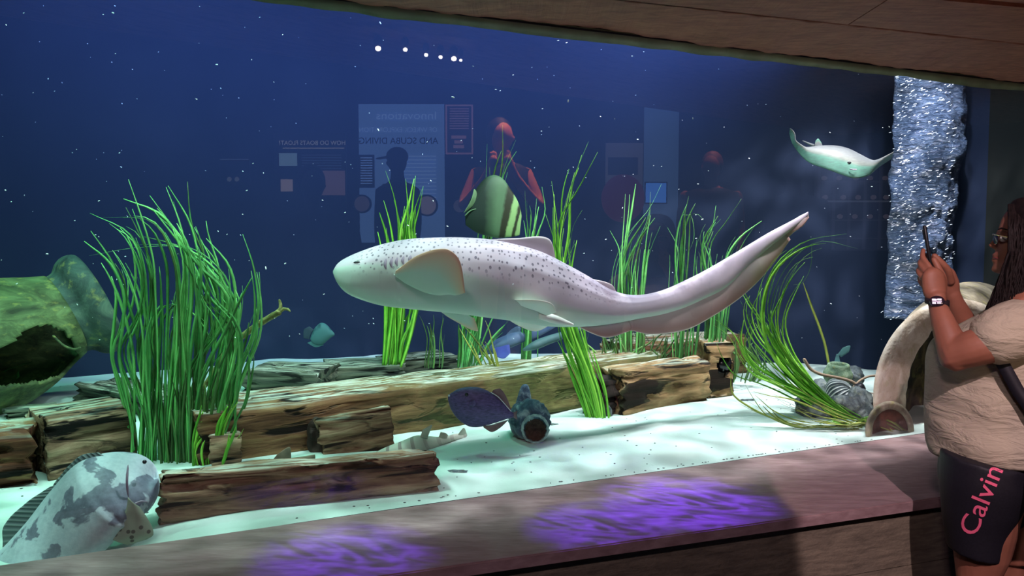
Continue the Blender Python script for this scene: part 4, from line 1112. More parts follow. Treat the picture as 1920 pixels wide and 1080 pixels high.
# fluted shell bowl, cup and pipe in the pile
S = NT('fluted_shell', .4, .4); q = S.sep(S.tc.outputs['UV']); wv = S.math('SINE', S.math('MULTIPLY', q[1], 190.0))
S.color(S.ramp(wv, [(.2, lin(60, 72, 78)), (.8, lin(190, 200, 196))])); S.bump(wv, .5, .004); M_flute = S.m
bm = bmesh.new()
grid_bm(bm, lathe_rows(P(1578, 742, 4.15), (.5, -.3, .5), crm([(-.07, .02), (-.05, .07), (0, .10), (.04, .085), (.06, .05), (.065, .02)], 16), 40), True, True)
props(link_mesh('fluted_shell', bm, M_flute), 'grey ribbed shell lying in the middle of the rubble pile', 'shell')
bm = bmesh.new()
grid_bm(bm, lathe_rows(P(1571, 700, 4.25), (0, -.1, 1), crm([(-.06, .05), (-.03, .07), (0, .075), (.03, .06), (.05, .055), (.055, .045), (.02, .04)], 16), 30), True, True)
props(link_mesh('small_pot', bm, jarmat('green_pot', lin(60, 80, 70), lin(110, 136, 110), lin(160, 180, 150), 14)), 'small greenish clay pot standing on top of the rubble pile', 'jar')
bm = bmesh.new(); tube_bm(bm, [P(1600, 752, 4.1), P(1612, 728, 4.08)], .03, 14); props(link_mesh('black_pipe', bm, simple('black_pipe', (.015, .015, .02), .4)), 'short black pipe leaning in the rubble pile', 'pipe')
M_root = simple('tan_root', lin(150, 130, 110), .7, .2, 30)
bm = bmesh.new(); tube_bm(bm, [P(a, b, 4.1) for a, b in crm([(1508, 674), (1520, 692), (1540, 702), (1570, 708), (1598, 716), (1612, 728), (1630, 738), (1645, 740)], 40)], .008, 8); props(link_mesh('root', bm, M_root), 'thin tan root trailing across the rubble pile', 'root')
bm = bmesh.new(); tube_bm(bm, [P(a, b, 4.15) for a, b in crm([(1600, 726), (1612, 714), (1628, 706), (1645, 704)], 20)], .006, 8); props(link_mesh('arched_root', bm, M_root), 'short pale root arching against the broken jar', 'root')
bm = bmesh.new(); ball_bm(bm, P(1622, 742, 4.05), (.05, .04, .016)); props(link_mesh('clam_shell', bm, simple('clam', (.55, .58, .5), .5)), 'pale closed clam shell touching the broken jar', 'shell')
bm = bmesh.new(); ball_bm(bm, P(1598, 756, 4.0), (.04, .03, .014)); props(link_mesh('yellow_shell', bm, simple('yellow_clam', lin(150, 160, 80), .5)), 'yellowish flat shell below the ribbed shell', 'shell')
y = 4.7
root = thing('small_fish', 'dim small fish tail-up above the rubble pile', 'fish', P(1575, 672, y))
link_mesh('body', loft_pairs([(1568, 664, 1572, 664, y, .004), (1566, 672, 1574, 672, y, .008), (1564, 684, 1576, 684, y, .012), (1568, 694, 1573, 694, y, .004)], 20, 14), M_teal, root)
link_mesh('tail_fin', fin_bm([(1570, 665, y), (1574, 667, y), (1577, 670, y)], [(1580, 652, y), (1594, 648, y), (1592, 660, y)], .003), M_teal, root)

# suspended specks
bm = bmesh.new()
rnd = random.Random(5)
for i in range(330):
    Y = rnd.uniform(3.0, 5.6); px = rnd.uniform(0, 1700); py = rnd.uniform(10, 640)
    Y = max(Y, glassY(px) + .25)
    if Y > 5.4: Y = 5.4
    c = P(px, py, Y); r = rnd.uniform(.001, .0028) * (1.7 if rnd.random() < .06 else 1)
    v = Vector((rnd.uniform(-1, 1), 0, rnd.uniform(-.6, .2))).normalized() * r * rnd.uniform(1, 2.6)
    tube_bm(bm, [c - v * .5, c + v * .5], r * .7, 5)
o = link_mesh('drifting_specks', bm, simple('white_speck', (.85, .88, .9), .5)); props(o, 'tiny white specks drifting through the blue water', 'specks', None, 'stuff')
bm = bmesh.new()
for i in range(420):
    Y = rnd.uniform(2.5, 4.8); px = rnd.uniform(0, 1640); z = .6
    Y = max(Y, glassY(px) + .05)
    p_ = P(px, 800, Y); p_.z = sand_h(p_.x, p_.y) + .001
    ball_bm(bm, p_, (rnd.uniform(.002, .006), rnd.uniform(.002, .005), .0015), 6, 4)
o = link_mesh('sand_grit', bm, simple('dark_grit', (.10, .11, .12), .7)); props(o, 'dark grit scattered over the pale sand', 'grit', None, 'stuff')

# ------------------------------------------------------------------ falling water curtain at the right
S = NT('rippling_water_sheet', .22, .6)
v = S.mapping((9, 9, 26), rot=(0, .5, 0))
n_ = S.noise(v, 2.2, 5, .62, .6)
n3 = S.noise(S.mapping((2, 2, 1.1)), 1.9, 3)
S.color(S.mix(S.ramp(n3, [(.35, (.15,) * 3), (.62, (1, 1, 1))]), (.03, .055, .10), S.ramp(n_, [(.35, (.04, .07, .15)), (.55, (.11, .17, .30)), (.74, (.42, .46, .70))])))
S.bump(n_, 1.0, .05)
M_fall = S.m
root = thing('water_curtain', 'shimmering column of falling water and bubbles at the right of the tank', 'water', P(1760, 560, 4.85))
bm = bmesh.new()
rows = []
for i in range(90):
    py = 40 + 560 * i / 89
    row = []
    for j in range(40):
        t = j / 39
        xl = 1700 - 25 * (i / 89); xr = 1822 + 14 * math.sin(i * .07)
        px = xl + (xr - xl) * t
        q_ = P(px, py, 4.86)
        q_.y += .05 * noise.noise(Vector((t * 3, i * .12, 0))) + .02 * noise.noise(Vector((t * 9, i * .5, 4))) + .12 * (2 * t - 1) ** 2
        row.append(q_)
    rows.append(row)
grid_bm(bm, rows)
o = link_mesh('water_sheet', bm, M_fall, root); mod(o, 'SOLIDIFY', thickness=.02)
bm = bmesh.new()
for i in range(620):
    t = rnd.random(); py = 100 + 500 * rnd.random() ** 1.0
    px = rnd.gauss(1700 - 20 * py / 600, 10) if t < .3 else rnd.uniform(1700, 1790)
    q_ = P(px, py, 4.80 + rnd.uniform(-.06, .0)); r = rnd.uniform(.0015, .0045)
    vv_ = Vector((rnd.uniform(.6, 1), 0, rnd.uniform(.0, .6))).normalized() * r * rnd.uniform(.6, 3)
    tube_bm(bm, [q_ - vv_, q_ + vv_], r * .55, 5)
o = link_mesh('bubbles', bm, simple('bubble_white', (.75, .8, .9), .15, .05, 5, .8), root); o['kind'] = 'stuff'
l_ = spot('curtain_lamp', P(1730, 200, 4.0) + Vector((0, 0, .9)), P(1765, 330, 4.86), 60, (.72, .80, 1), 55, .5, .05)

# ------------------------------------------------------------------ the visitor filming at the right
M_skin = NT('skin', .55, .35); M_skin.color(M_skin.ramp(M_skin.noise(M_skin.mapping(), 12, 4), [(.3, lin(128, 80, 62)), (.7, lin(150, 96, 76))])); M_skin.b.inputs['Subsurface Weight'].default_value = .08; M_skin.b.inputs['Subsurface Radius'].default_value = (.01, .004, .002); M_skin = M_skin.m
S = NT('cream_cotton', .85, .15); v = S.mapping(); f = S.noise(S.mapping((3, 3, 9)), 3.2, 4, .55, .8)
S.color(lin(168, 156, 136)); S.bump(f, .55, .03); M_shirt = S.m
M_short = simple('black_stretch', (.010, .009, .014), .6, .2, 200)
M_hair = simple('dark_brown_hair', (.010, .006, .006), .65, .4, 90, .15)
wY = 2.45
PN = Vector((ray(1870, 700).x, ray(1870, 700).y, 0)).normalized()     # away from the camera
PT = Vector((PN.y, -PN.x, 0))                                          # to the right; the person faces -PT
PC = P(1870, 700, wY)
def PP(px, py, Y):
    r = ray(px, py)
    k = (PC.dot(PN) + (Y - wY)) / (r.x * PN.x + r.y * PN.y)
    return Vector((0, 0, CAMZ)) + r * k
def loft_rows(rows_, seg=40, front=None):
    """rows: (py, front_px, back_px, half_width, Y)"""
    out = []
    for (py, fx, bx, hw, Y) in rows_:
        c = (fx + bx) / 2; h = (bx - fx) / 2
        row = []
        for k in range(seg):
            a = 2 * PI * k / seg                 # 0 = front (towards -x)
            x = c - h * math.cos(a)
            q_ = PP(x, py, Y)
            q_ -= PN * (hw * math.sin(a) * (1 - .12 * math.cos(a)))
            if front: q_ += front(py, a)
            row.append(q_)
        out.append(row)
    return out
bm = bmesh.new()
HD = crm([(383, 1918, 1945, .015, wY), (389, 1897, 1965, .045, wY), (401, 1884, 1980, .066, wY), (418, 1875, 1986, .075, wY), (434, 1872, 1986, .077, wY), (446, 1873, 1984, .076, wY), (458, 1871, 1978, .074, wY), (470, 1868, 1968, .069, wY), (483, 1866, 1958, .062, wY), (496, 1863, 1948, .052, wY), (507, 1862, 1940, .038, wY), (513, 1869, 1930, .018, wY)], 70)
NOSE = [(428, 0), (438, 4), (446, 8), (454, 15), (459, 19), (463, 16), (467, 5), (470, 0)]
LIP = [(472, 0), (476, 6), (479, 8), (482, 4), (485, 5), (489, 7), (493, 1), (500, 2), (506, 4), (512, 0)]
def lut(tab, x):
    if x <= tab[0][0] or x >= tab[-1][0]: return 0
    for (a, b), (c, d) in zip(tab, tab[1:]):
        if a <= x <= c:
            t = (x - a) / (c - a); t = t * t * (3 - 2 * t)
            return b + (d - b) * t
    return 0
def face(py, a):
    aa = (a + PI) % (2 * PI) - PI
    d = lut(NOSE, py) * math.exp(-(aa / .20) ** 2) + lut(LIP, py) * math.exp(-(aa / .42) ** 2)
    brow = 2.5 * math.exp(-((py - 433) / 5) ** 2) * math.exp(-((abs(aa) - .4) / .3) ** 2)
    eye = -5 * math.exp(-((py - 447) / 6) ** 2) * math.exp(-((abs(aa) - .5) / .22) ** 2)
    return PT * (-(d + brow + eye) * .0014)
grid_bm(bm, loft_rows(HD, 72, face), True, True)
tube_bm(bm, [PP(1912, 495, wY), PP(1918, 530, wY), PP(1928, 575, wY + .02)], [.05, .052, .06], 20)
tube_bm(bm, [PP(1925, 575, 2.34), PP(1935, 585, 2.5), PP(1925, 575, 2.66)], [.055, .07, .055], 20)
TOR = crm([(575, 1870, 1975, .10, 2.48), (595, 1842, 1995, .16, 2.48), (640, 1768, 2000, .17, 2.48), (700, 1752, 1998, .165, 2.48), (770, 1752, 1995, .17, 2.48), (840, 1765, 2000, .18, 2.48), (900, 1775, 2005, .17, 2.48), (930, 1800, 1990, .12, 2.48)], 30)
grid_bm(bm, loft_rows(TOR, 40), True, True)
def limb(pts, seg=18, n=16):
    c = crm(pts, n)
    tube_bm(bm, [PP(a, b, y_) for a, b, y_, r in c], [r for *_, r in c], seg)
# near arm (left) and far arm
limb([(1915, 615, 2.32, .062), (1880, 635, 2.27, .060), (1835, 650, 2.25, .055), (1792, 662, 2.26, .050)])
limb([(1793, 668, 2.26, .048), (1782, 640, 2.27, .042), (1769, 605, 2.29, .034), (1758, 572, 2.32, .026), (1756, 558, 2.325, .028)])
limb([(1905, 620, 2.66, .062), (1860, 640, 2.67, .056), (1820, 645, 2.64, .050)])
limb([(1822, 645, 2.64, .048), (1808, 608, 2.59, .040), (1790, 568, 2.54, .029), (1784, 552, 2.525, .027)])
# near hand
def palm(cs):
    for a, b, y_, r in crm(cs, 6): ball_bm(bm, PP(a, b, y_), (r * 1.0, r * .62, r * 1.05), 16, 10)
palm([(1756, 556, 2.33, .030), (1752, 542, 2.335, .036), (1750, 524, 2.34, .036)])
FR = .0092
for f_ in ([(1750, 516, 2.345), (1740, 497, 2.352), (1730, 482, 2.372), (1731, 469, 2.40)], [(1746, 522, 2.345), (1733, 506, 2.350), (1725, 493, 2.372), (1730, 485, 2.405)],
           [(1743, 530, 2.345), (1729, 519, 2.35), (1722, 507, 2.372), (1729, 500, 2.40)], [(1744, 541, 2.345), (1731, 534, 2.352), (1725, 523, 2.37), (1730, 515, 2.392)]):
    c = crm(f_, 12); k = f_[0][1] / 541
    tube_bm(bm, [PP(*q_) for q_ in c], [FR * (1.12 - .30 * i / 11 + (.05 if i in (4, 8) else 0)) for i in range(12)], 12)
c = crm([(1766, 546, 2.345), (1768, 524, 2.368), (1760, 505, 2.388), (1751, 487, 2.395)], 12)
tube_bm(bm, [PP(*q_) for q_ in c], [.014 - .004 * i / 11 for i in range(12)], 12)
# far hand
palm([(1783, 550, 2.52, .028), (1779, 534, 2.51, .034), (1774, 520, 2.50, .033)])
for f_ in ([(1771, 510, 2.50), (1757, 494, 2.505), (1744, 484, 2.49), (1735, 478, 2.465)], [(1767, 517, 2.50), (1751, 506, 2.505), (1738, 499, 2.49), (1732, 492, 2.465)],
           [(1765, 525, 2.50), (1750, 518, 2.505), (1738, 511, 2.49), (1733, 504, 2.47)], [(1766, 534, 2.50), (1752, 530, 2.50), (1742, 523, 2.485), (1737, 516, 2.47)]):
    c = crm(f_, 12)
    tube_bm(bm, [PP(*q_) for q_ in c], [FR * (1.1 - .28 * i / 11) for i in range(12)], 12)
c = crm([(1782, 528, 2.485), (1776, 506, 2.46), (1764, 492, 2.442), (1752, 480, 2.435)], 12)
tube_bm(bm, [PP(*q_) for q_ in c], [.014 - .004 * i / 11 for i in range(12)], 12)
# legs down to the floor
def legpts(dx, Y):
    a = PP(1850 + dx, 900, Y); k = PP(1840 + dx, 1040, Y); kk = Vector((k.x, k.y, 0))
    return [(a, .115), (PP(1846 + dx, 970, Y), .095), (k, .078), (kk - PT * .005 + Vector((0, 0, .47)), .064), (kk + PT * .01 + Vector((0, 0, .34)), .06), (kk + PT * .02 + Vector((0, 0, .2)), .048), (kk + PT * .02 + Vector((0, 0, .09)), .035)]
for dx, Y in ((0, 2.38), (42, 2.58)):
    lp = legpts(dx, Y)
    c = crm([(*v_, r) for v_, r in lp], 24)
    tube_bm(bm, [Vector(q_[:3]) for q_ in c], [q_[3] for q_ in c], 22)
    b_ = Vector(lp[-1][0])
    tube_bm(bm, [b_ + PT * .04 - Vector((0, 0, .045)), b_ - PT * .06 - Vector((0, 0, .045)), b_ - PT * .15 - Vector((0, 0, .058))], [.035, .036, .025], 14)
root = thing('person', 'person in cream T-shirt and black shorts filming the tank with a phone at right', 'person', Vector((PP(1870, 900, 2.48).x, PP(1870, 900, 2.48).y, 0)))
body = link_mesh('body', bm, M_skin, root)
mod(body, 'REMESH', mode='VOXEL', voxel_size=.0042, use_smooth_shade=True)
mod(body, 'SMOOTH', factor=.5, iterations=3)
# shirt
bm = bmesh.new()
SH = crm([(566, 1876, 1965, .085, 2.48), (574, 1858, 1990, .135, 2.48), (592, 1828, 2008, .185, 2.48), (612, 1790, 2014, .195, 2.48), (636, 1748, 2016, .195, 2.48), (662, 1736, 2014, .192, 2.48), (700, 1734, 2010, .19, 2.48), (760, 1732, 2010, .20, 2.48), (815, 1734, 2014, .215, 2.48), (840, 1741, 2016, .22, 2.48)], 60)
def folds(py, a):
    return -PN * (.007 * math.sin(py * .09 + 2.2 * math.cos(a * 2)) * max(0, (py - 640) / 200) * (1 if a < PI else 0))
rows = loft_rows(SH, 72, folds)
# hem dips towards the back
for i, r in enumerate(rows):
    k = max(0, (i - 40) / 19)
    for j, p_ in enumerate(r):
        a = 2 * PI * j / 72
        p_.z -= .036 * k * (1 - math.cos(a)) / 2
rows.append([p_ * 1 + Vector((.0, 0, .012)) + (Vector(((PP(1880, 850, 2.48).x - p_.x), PP(1880, 850, 2.48).y - p_.y, 0)) * .04) for p_ in rows[-1]])
grid_bm(bm, rows, True)
c = crm([(1925, 612, 2.34, .088), (1895, 622, 2.285, .086), (1868, 634, 2.262, .080)], 10)
tube_bm(bm, [PP(a, b, y_) for a, b, y_, r in c], [r for *_, r in c], 28)
c = crm([(1915, 612, 2.64, .085), (1880, 628, 2.67, .076)], 8)
tube_bm(bm, [PP(a, b, y_) for a, b, y_, r in c], [r for *_, r in c], 24)
sh = link_mesh('shirt', bm, M_shirt, root); mod(sh, 'SMOOTH', factor=.3, iterations=2)
# shorts
bm = bmesh.new()
grid_bm(bm, loft_rows(crm([(820, 1772, 2008, .18, 2.48), (850, 1760, 2010, .19, 2.48), (890, 1758, 2005, .19, 2.48), (925, 1775, 1990, .16, 2.48)], 12), 40), True, True)
for dx, Y, pull in ((0, 2.37, 0), (42, 2.59, 0)):
    c = crm([(1850 + dx, 855, Y, .142), (1846 + dx, 900, Y, .140), (1838 + dx, 945, Y, .124), (1830 + dx, 985, Y, .106), (1828 + dx, 1034, Y, .090)], 24)
    rws = []
    for a, b, y_, r in c:
        cc = PP(a, b, y_)
        rws.append([cc + PT * (r * .88 * math.cos(t_)) + PN * (r * math.sin(t_)) - Vector((0, 0, .014 * math.cos(t_))) for t_ in [2 * PI * k / 36 for k in range(36)]])
    grid_bm(bm, rws, True, True)
shorts = link_mesh('shorts', bm, M_short, root)
mod(shorts, 'REMESH', mode='VOXEL', voxel_size=.007, use_smooth_shade=True); mod(shorts, 'SMOOTH', factor=.5, iterations=2)
# lettering down the near thigh
bpy.context.view_layer.update()
dg = bpy.context.evaluated_depsgraph_get()
from mathutils.bvhtree import BVHTree
def text_mesh(body_, size, bold=0.0, shear=0.0, space=1.0):
    cu = bpy.data.curves.new('txt', 'FONT'); cu.body = body_; cu.size = size; cu.offset = bold; cu.shear = shear; cu.space_character = space
    cu.resolution_u = 4
    to = bpy.data.objects.new('txt', cu); col.objects.link(to)
    bpy.context.view_layer.update()
    me = bpy.data.meshes.new_from_object(to.evaluated_get(bpy.context.evaluated_depsgraph_get()))
    bpy.data.objects.remove(to); bpy.data.curves.remove(cu)
    bm_ = bmesh.new(); bm_.from_mesh(me); bpy.data.meshes.remove(me)
    bmesh.ops.triangulate(bm_, faces=bm_.faces)
    return bm_
ev = shorts.evaluated_get(dg); me_ = ev.to_mesh()
tree = BVHTree.FromPolygons([shorts.matrix_world @ v_.co for v_ in me_.vertices], [tuple(p_.vertices) for p_ in me_.polygons])
tb = text_mesh('Calvin', .098, .0004, 0, 1.0)
for _ in range(2): bmesh.ops.subdivide_edges(tb, edges=[e for e in tb.edges if e.calc_length() > .008], cuts=2)
dirx = Vector((46, -112)).normalized(); diry = Vector((-dirx.y * -1, -dirx.x)) 
o0 = Vector((1829, 1009))
for v_ in tb.verts:
    tx, ty = v_.co.x / .001633 * .93, v_.co.y / .001633
    # reading direction runs up the leg, letter tops point to the left
    q_ = o0 + dirx * tx + Vector((dirx.y, -dirx.x)) * ty * .88
    w_ = P(q_.x, q_.y, 1.6)
    d_ = ray(q_.x, q_.y).normalized()
    hit = tree.ray_cast(w_, d_, 3)
    v_.co = hit[0] - d_ * .0025 if hit[0] else PP(q_.x, q_.y, 2.36)
    if hit[0] is None: v_.co.z = -9
bmesh.ops.delete(tb, geom=[v_ for v_ in tb.verts if v_.co.z < -1], context='VERTS')
M_pink = simple('pink_print', lin(226, 96, 128), .6, .05, 30)
lt = link_mesh('lettering', tb, M_pink, root, smooth=False)
lt['label'] = 'pink lettering running up the shorts leg'
# hair
bm = bmesh.new()
grid_bm(bm, loft_rows(crm([(368, 1925, 1950, .02, wY), (376, 1900, 1975, .06, wY), (392, 1889, 1995, .088, wY), (415, 1887, 2004, .098, wY), (445, 1894, 2008, .104, wY), (475, 1892, 2010, .108, wY), (505, 1878, 2014, .112, wY), (535, 1868, 2016, .118, wY), (560, 1868, 2012, .112, wY), (585, 1884, 2000, .10, wY)], 30), 40), True, True)
for v_ in bm.verts: v_.co += Vector((1, 1, 0)) * .008 * noise.noise(v_.co * 14)
rnd = random.Random(9)
for i in range(620):
    ang = rnd.uniform(-.2, PI + .2)
    st_ = PP(1895 + rnd.uniform(0, 90), 372 + rnd.uniform(0, 40), wY)
    side = -1 if rnd.random() < .72 else 1
    pts = []
    fx = rnd.uniform(0, 1)
    for k in range(14):
        t = k / 13
        px = (1893 + 75 * fx) + (-34 * (1 - fx) * t ** 1.6 + 22 * fx * t) + (3 + 3 * t) * math.sin(i * 1.7 + t * (9 + i % 5))
        if fx < .3: px = max(px, 1892 - max(0, (t - .45)) * 75)
        py = 384 + (205 - 30 * fx + 12 * math.sin(i)) * t
        dy = side * (.082 + .045 * t + .012 * math.sin(i * 2.3 + t * 10)) * min(1, .35 + t * 3)
        pts.append(PP(px, py, wY + dy))
    r0_ = rnd.uniform(.002, .0042)
    tube_bm(bm, pts, [r0_ * (1 - .75 * (k / 13) ** 2) for k in range(14)], 6)
for i in range(150):
    x0 = rnd.uniform(0, 1); pts = []
    for k in range(10):
        t = k / 9
        px = 1900 - 48 * t * (1 - x0 * .6) + 5 * math.sin(i + 6 * t); py = 470 + 110 * t + 10 * x0
        if py < 515: px = max(px, 1885)
        pts.append(PP(px, py, wY - .10 - .03 * x0 + .01 * math.sin(i * 3 + t * 6)))
    tube_bm(bm, pts, [.0035 * (1 - .6 * (k / 9) ** 2) for k in range(10)], 6)
h_ = link_mesh('hair', bm, M_hair, root)
# eye, brow
bm = bmesh.new(); ball_bm(bm, PP(1881, 448, wY - .045), (.010, .012, .009)); link_mesh('eye', bm, simple('eye_white', (.5, .48, .45), .3), root)
bm = bmesh.new(); tube_bm(bm, [PP(1872, 430, wY - .03), PP(1878, 428, wY - .05), PP(1888, 431, wY - .065)], [.002, .003, .002], 8); link_mesh('eyebrow', bm, M_hair, root)
bm = bmesh.new(); tube_bm(bm, [PP(1861, 484, wY - .004), PP(1866, 483.5, wY - .02), PP(1873, 485, wY - .032)], [.002, .0028, .0015], 8); link_mesh('lips', bm, simple('lips', lin(120, 56, 56), .5), root)
# glasses
M_gold = simple('gold_rim', lin(230, 200, 150), .25, 0, 5, .5, 1)
M_lens = simple('dark_lens', (.02, .012, .02), .1, 0, 5, .7)
bm = bmesh.new()
tube_bm(bm, [PP(1862, 439, wY - .012), PP(1868, 440, wY - .05), PP(1884, 443, wY - .076), PP(1896, 446, wY - .084)], .0022, 8)
tube_bm(bm, [PP(1862, 439, wY - .012), PP(1861, 440, wY), PP(1862, 439, wY + .012), PP(1868, 440, wY + .05), PP(1884, 443, wY + .076), PP(1896, 446, wY + .084)], .0022, 8)
gz_ = link_mesh('eyeglasses', bm, M_gold, root)
for sg in (-1, 1):
    bm = bmesh.new(); cc = PP(1867, 449, wY + sg * .034)
    ball_bm(bm, cc, (.003, .025, .015), 20, 10, Matrix.Rotation(math.atan2(PT.y, PT.x) + sg * -.28, 3, 'Z')); link_mesh('lens', bm, M_lens, gz_)
# watch
def disc_frame(c, n_, r, th, bm, seg=32, rz=None):
    n_ = n_.normalized(); a = Vector((0, 0, 1)).cross(n_).normalized(); b = n_.cross(a)
    rz = rz or r
    rws = [[c + n_ * h + (a * math.cos(2 * PI * k / seg) * r * s_ + b * math.sin(2 * PI * k / seg) * rz * s_) for k in range(seg)] for h, s_ in ((0, .96), (th * .7, 1), (th, .9), (th, .02))]
    grid_bm(bm, rws, True, True)
wc = PP(1757, 566, 2.325)
bm = bmesh.new()
rws = []
for k in range(30):
    a = 2 * PI * k / 30
    d_ = Vector((math.cos(a), math.sin(a), 0))
    cc = wc + Vector((d_.x * .031, d_.y * .031, d_.dot(PT) * -.004))
    rws.append([cc + Vector((0, 0, .009)), cc + d_ * .003 + Vector((0, 0, .009)), cc + d_ * .003 - Vector((0, 0, .009)), cc - Vector((0, 0, .009))])
rws.append(rws[0]); grid_bm(bm, rws, True)
wt = link_mesh('watch', bm, simple('watch_band', (.02, .012, .014), .6), root)
wn = (-PN + PT * .05 + Vector((0, 0, .12))).normalized()
bm = bmesh.new(); disc_frame(wc + wn * .029, wn, .021, .010, bm, 32, .017); link_mesh('watch_case', bm, M_lens, wt)
mm = bpy.data.materials.new('lit_watch_screen'); mm.use_nodes = True
b_ = mm.node_tree.nodes['Principled BSDF']; b_.inputs['Emission Color'].default_value = (.95, .62, .95, 1); b_.inputs['Emission Strength'].default_value = .9
bm = bmesh.new()
aa = Vector((0, 0, 1)).cross(wn).normalized(); bb = wn.cross(aa); cc = wc + wn * .0405
for x0, x1, z0, z1 in ((-.013, -.001, .002, .007), (.001, .012, .003, .008), (-.013, .013, -.001, .0005), (-.012, -.002, -.008, -.003), (.001, .011, -.007, -.003)):
    vs = [bm.verts.new(cc + aa * x + bb * z) for x, z in ((x0, z0), (x1, z0), (x1, z1), (x0, z1))]; bm.faces.new(vs)
link_mesh('watch_display', bm, mm, wt, smooth=False)
# phone
pc0, pc1 = PP(1733, 423, 2.425), PP(1748, 517, 2.425)
zz = (pc0 - pc1); Lp = zz.length; zz.normalize(); yy = Vector((pc0.x, pc0.y, 0)).normalized(); xx = yy.cross(zz).normalized(); yy = zz.cross(xx)
fr = Matrix.Translation((pc0 + pc1) / 2) @ Matrix(((xx.x, yy.x, zz.x, 0), (xx.y, yy.y, zz.y, 0), (xx.z, yy.z, zz.z, 0), (0, 0, 0, 1)))
root2 = thing('phone', 'slim black phone held upright in both hands and seen edge on', 'phone', (pc0 + pc1) / 2)
bm = bmesh.new(); box_bm(bm, (-.0055, -.037, -Lp / 2), (.0055, .037, Lp / 2), fr, .004); link_mesh('phone_case', bm, simple('phone_black', (.008, .008, .01), .35), root2)
bm = bmesh.new(); box_bm(bm, (.0056, -.034, -Lp / 2 + .004), (.0060, .034, Lp / 2 - .004), fr); link_mesh('screen', bm, simple('phone_screen', (.02, .03, .06), .1), root2)
bm = bmesh.new(); box_bm(bm, (-.0080, -.030, Lp / 2 - .045), (-.0056, .004, Lp / 2 - .012), fr, .001); link_mesh('camera_bump', bm, simple('phone_lens', (.02, .02, .03), .15), root2)
# shoulder bag
root3 = thing('shoulder_bag', 'black bag strap crossing the back of the cream T-shirt at the right edge', 'bag', PP(1990, 840, 2.30))
bm = bmesh.new()
c = [PP(a, b, y_) for a, b, y_ in crm([(1876, 674, 2.262), (1893, 705, 2.258), (1912, 738, 2.256), (1940, 775, 2.25), (1962, 800, 2.25)], 20)]
rws = []
for i, p_ in enumerate(c):
    t = (c[min(i + 1, 19)] - c[max(0, i - 1)]).normalized(); s_ = t.cross(-PN).normalized()
    rws.append([p_ + s_ * .017, p_ + s_ * .017 + PN * -.004, p_ - s_ * .017 + PN * -.004, p_ - s_ * .017])
grid_bm(bm, rws, True, True); link_mesh('strap', bm, M_short, root3)
bm = bmesh.new(); q_ = PP(2010, 850, 2.25); box_bm(bm, q_ - Vector((.10, .05, .12)), q_ + Vector((.12, .02, .11)), None, .02); link_mesh('bag_body', bm, M_short, root3)

# ------------------------------------------------------------------ the visitor hall, seen mirrored in the pane
def Mv(p):
    """real place of something whose mirror image stands at p behind the pane"""
    p = Vector(p); d = (p - G0); d.z = 0; k = d.dot(GN)
    return p - GN * 2 * k
def Md(d):
    return d - GN * 2 * d.dot(GN)
def lit(name, c, st, base=None):  # added glow stands in for hall light on boards, shelves and furniture
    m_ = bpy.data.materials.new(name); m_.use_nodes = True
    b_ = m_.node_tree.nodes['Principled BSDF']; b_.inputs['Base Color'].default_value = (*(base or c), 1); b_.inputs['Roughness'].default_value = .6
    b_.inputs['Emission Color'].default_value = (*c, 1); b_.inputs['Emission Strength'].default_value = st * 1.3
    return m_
def vpanel(parent, name, x0, y0, x1, y1, Y, mat, th=.02, off=0.0, nseg=1):
    """upright board whose mirror image spans the given pixels at depth Y"""
    a, b = P(x0, y0, Y - off), P(x1, y1, Y - off)
    bm_ = bmesh.new()
    pts = []
    for dy in (0, th):
        for (x, z) in ((a.x, a.z), (b.x, a.z), (b.x, b.z), (a.x, b.z)):
            pts.append(bm_.verts.new(Mv((x, a.y + dy, z))))
    for q_ in ((0, 1, 2, 3), (7, 6, 5, 4), (0, 4, 5, 1), (1, 5, 6, 2), (2, 6, 7, 3), (3, 7, 4, 0)): bm_.faces.new([pts[i] for i in q_])
    return link_mesh(name, bm_, mat, parent, smooth=False)
def vtext(parent, txt, x0, y0, x1, Y, mat, off=.015, hpx=None, bold=.0):
    """lettering on a hall board; (x0,y0)-(x1) is its mirrored pixel span, read right to left"""
    tb_ = text_mesh(txt, 1.0, bold)
    w_ = max(v_.co.x for v_ in tb_.verts) - min(v_.co.x for v_ in tb_.verts); mn = min(v_.co.x for v_ in tb_.verts)
    a, b = P(x1, y0, Y), P(x0, y0, Y)
    sc1 = (b - a).length / w_
    sc2 = sc1 if hpx is None else hpx / F * Y / .72
    for v_ in tb_.verts:
        v_.co = Mv(Vector((a.x - (v_.co.x - mn) * sc1, Y - off, a.z + v_.co.y * sc2)))
    return link_mesh('lettering', tb_, mat, parent, smooth=False)
RY = 7.0
E1 = lit('blue_board_glow', (.14, .28, .62), 1.15)
E1b = lit('glow_dark_print', (.02, .04, .12), .3)
E1c = lit('glow_pale_print', (.26, .42, .74), 1.3)
pr = thing('diving_panel', 'tall blue lit exhibit board about diving in the visitor hall behind the camera', 'sign', Mv(P(755, 440, RY)))
vpanel(pr, 'board', 672, 195, 834, 455, RY, E1)
vtext(pr, 'AND SCUBA DIVING', 674, 270, 822, RY, E1b, hpx=12, bold=.01)
vtext(pr, 'OF WRECK EXPLORATION', 674, 248, 820, RY, E1c, hpx=9)
vtext(pr, 'Innovations', 706, 224, 818, RY, E1c, hpx=15)
for i in range(14):
    vpanel(pr, 'text_line', 735 + (i % 3) * 3, 292 + i * 7, 818, 293.6 + i * 7, RY, E1c, .004, .02)
pr2 = thing('list_board', 'black list board hanging over the left edge of the blue board in the hall', 'sign', Mv(P(687, 350, RY - .1)))
vpanel(pr2, 'board', 672, 290, 702, 352, RY - .1, lit('black_board', (.004, .006, .012), .2))
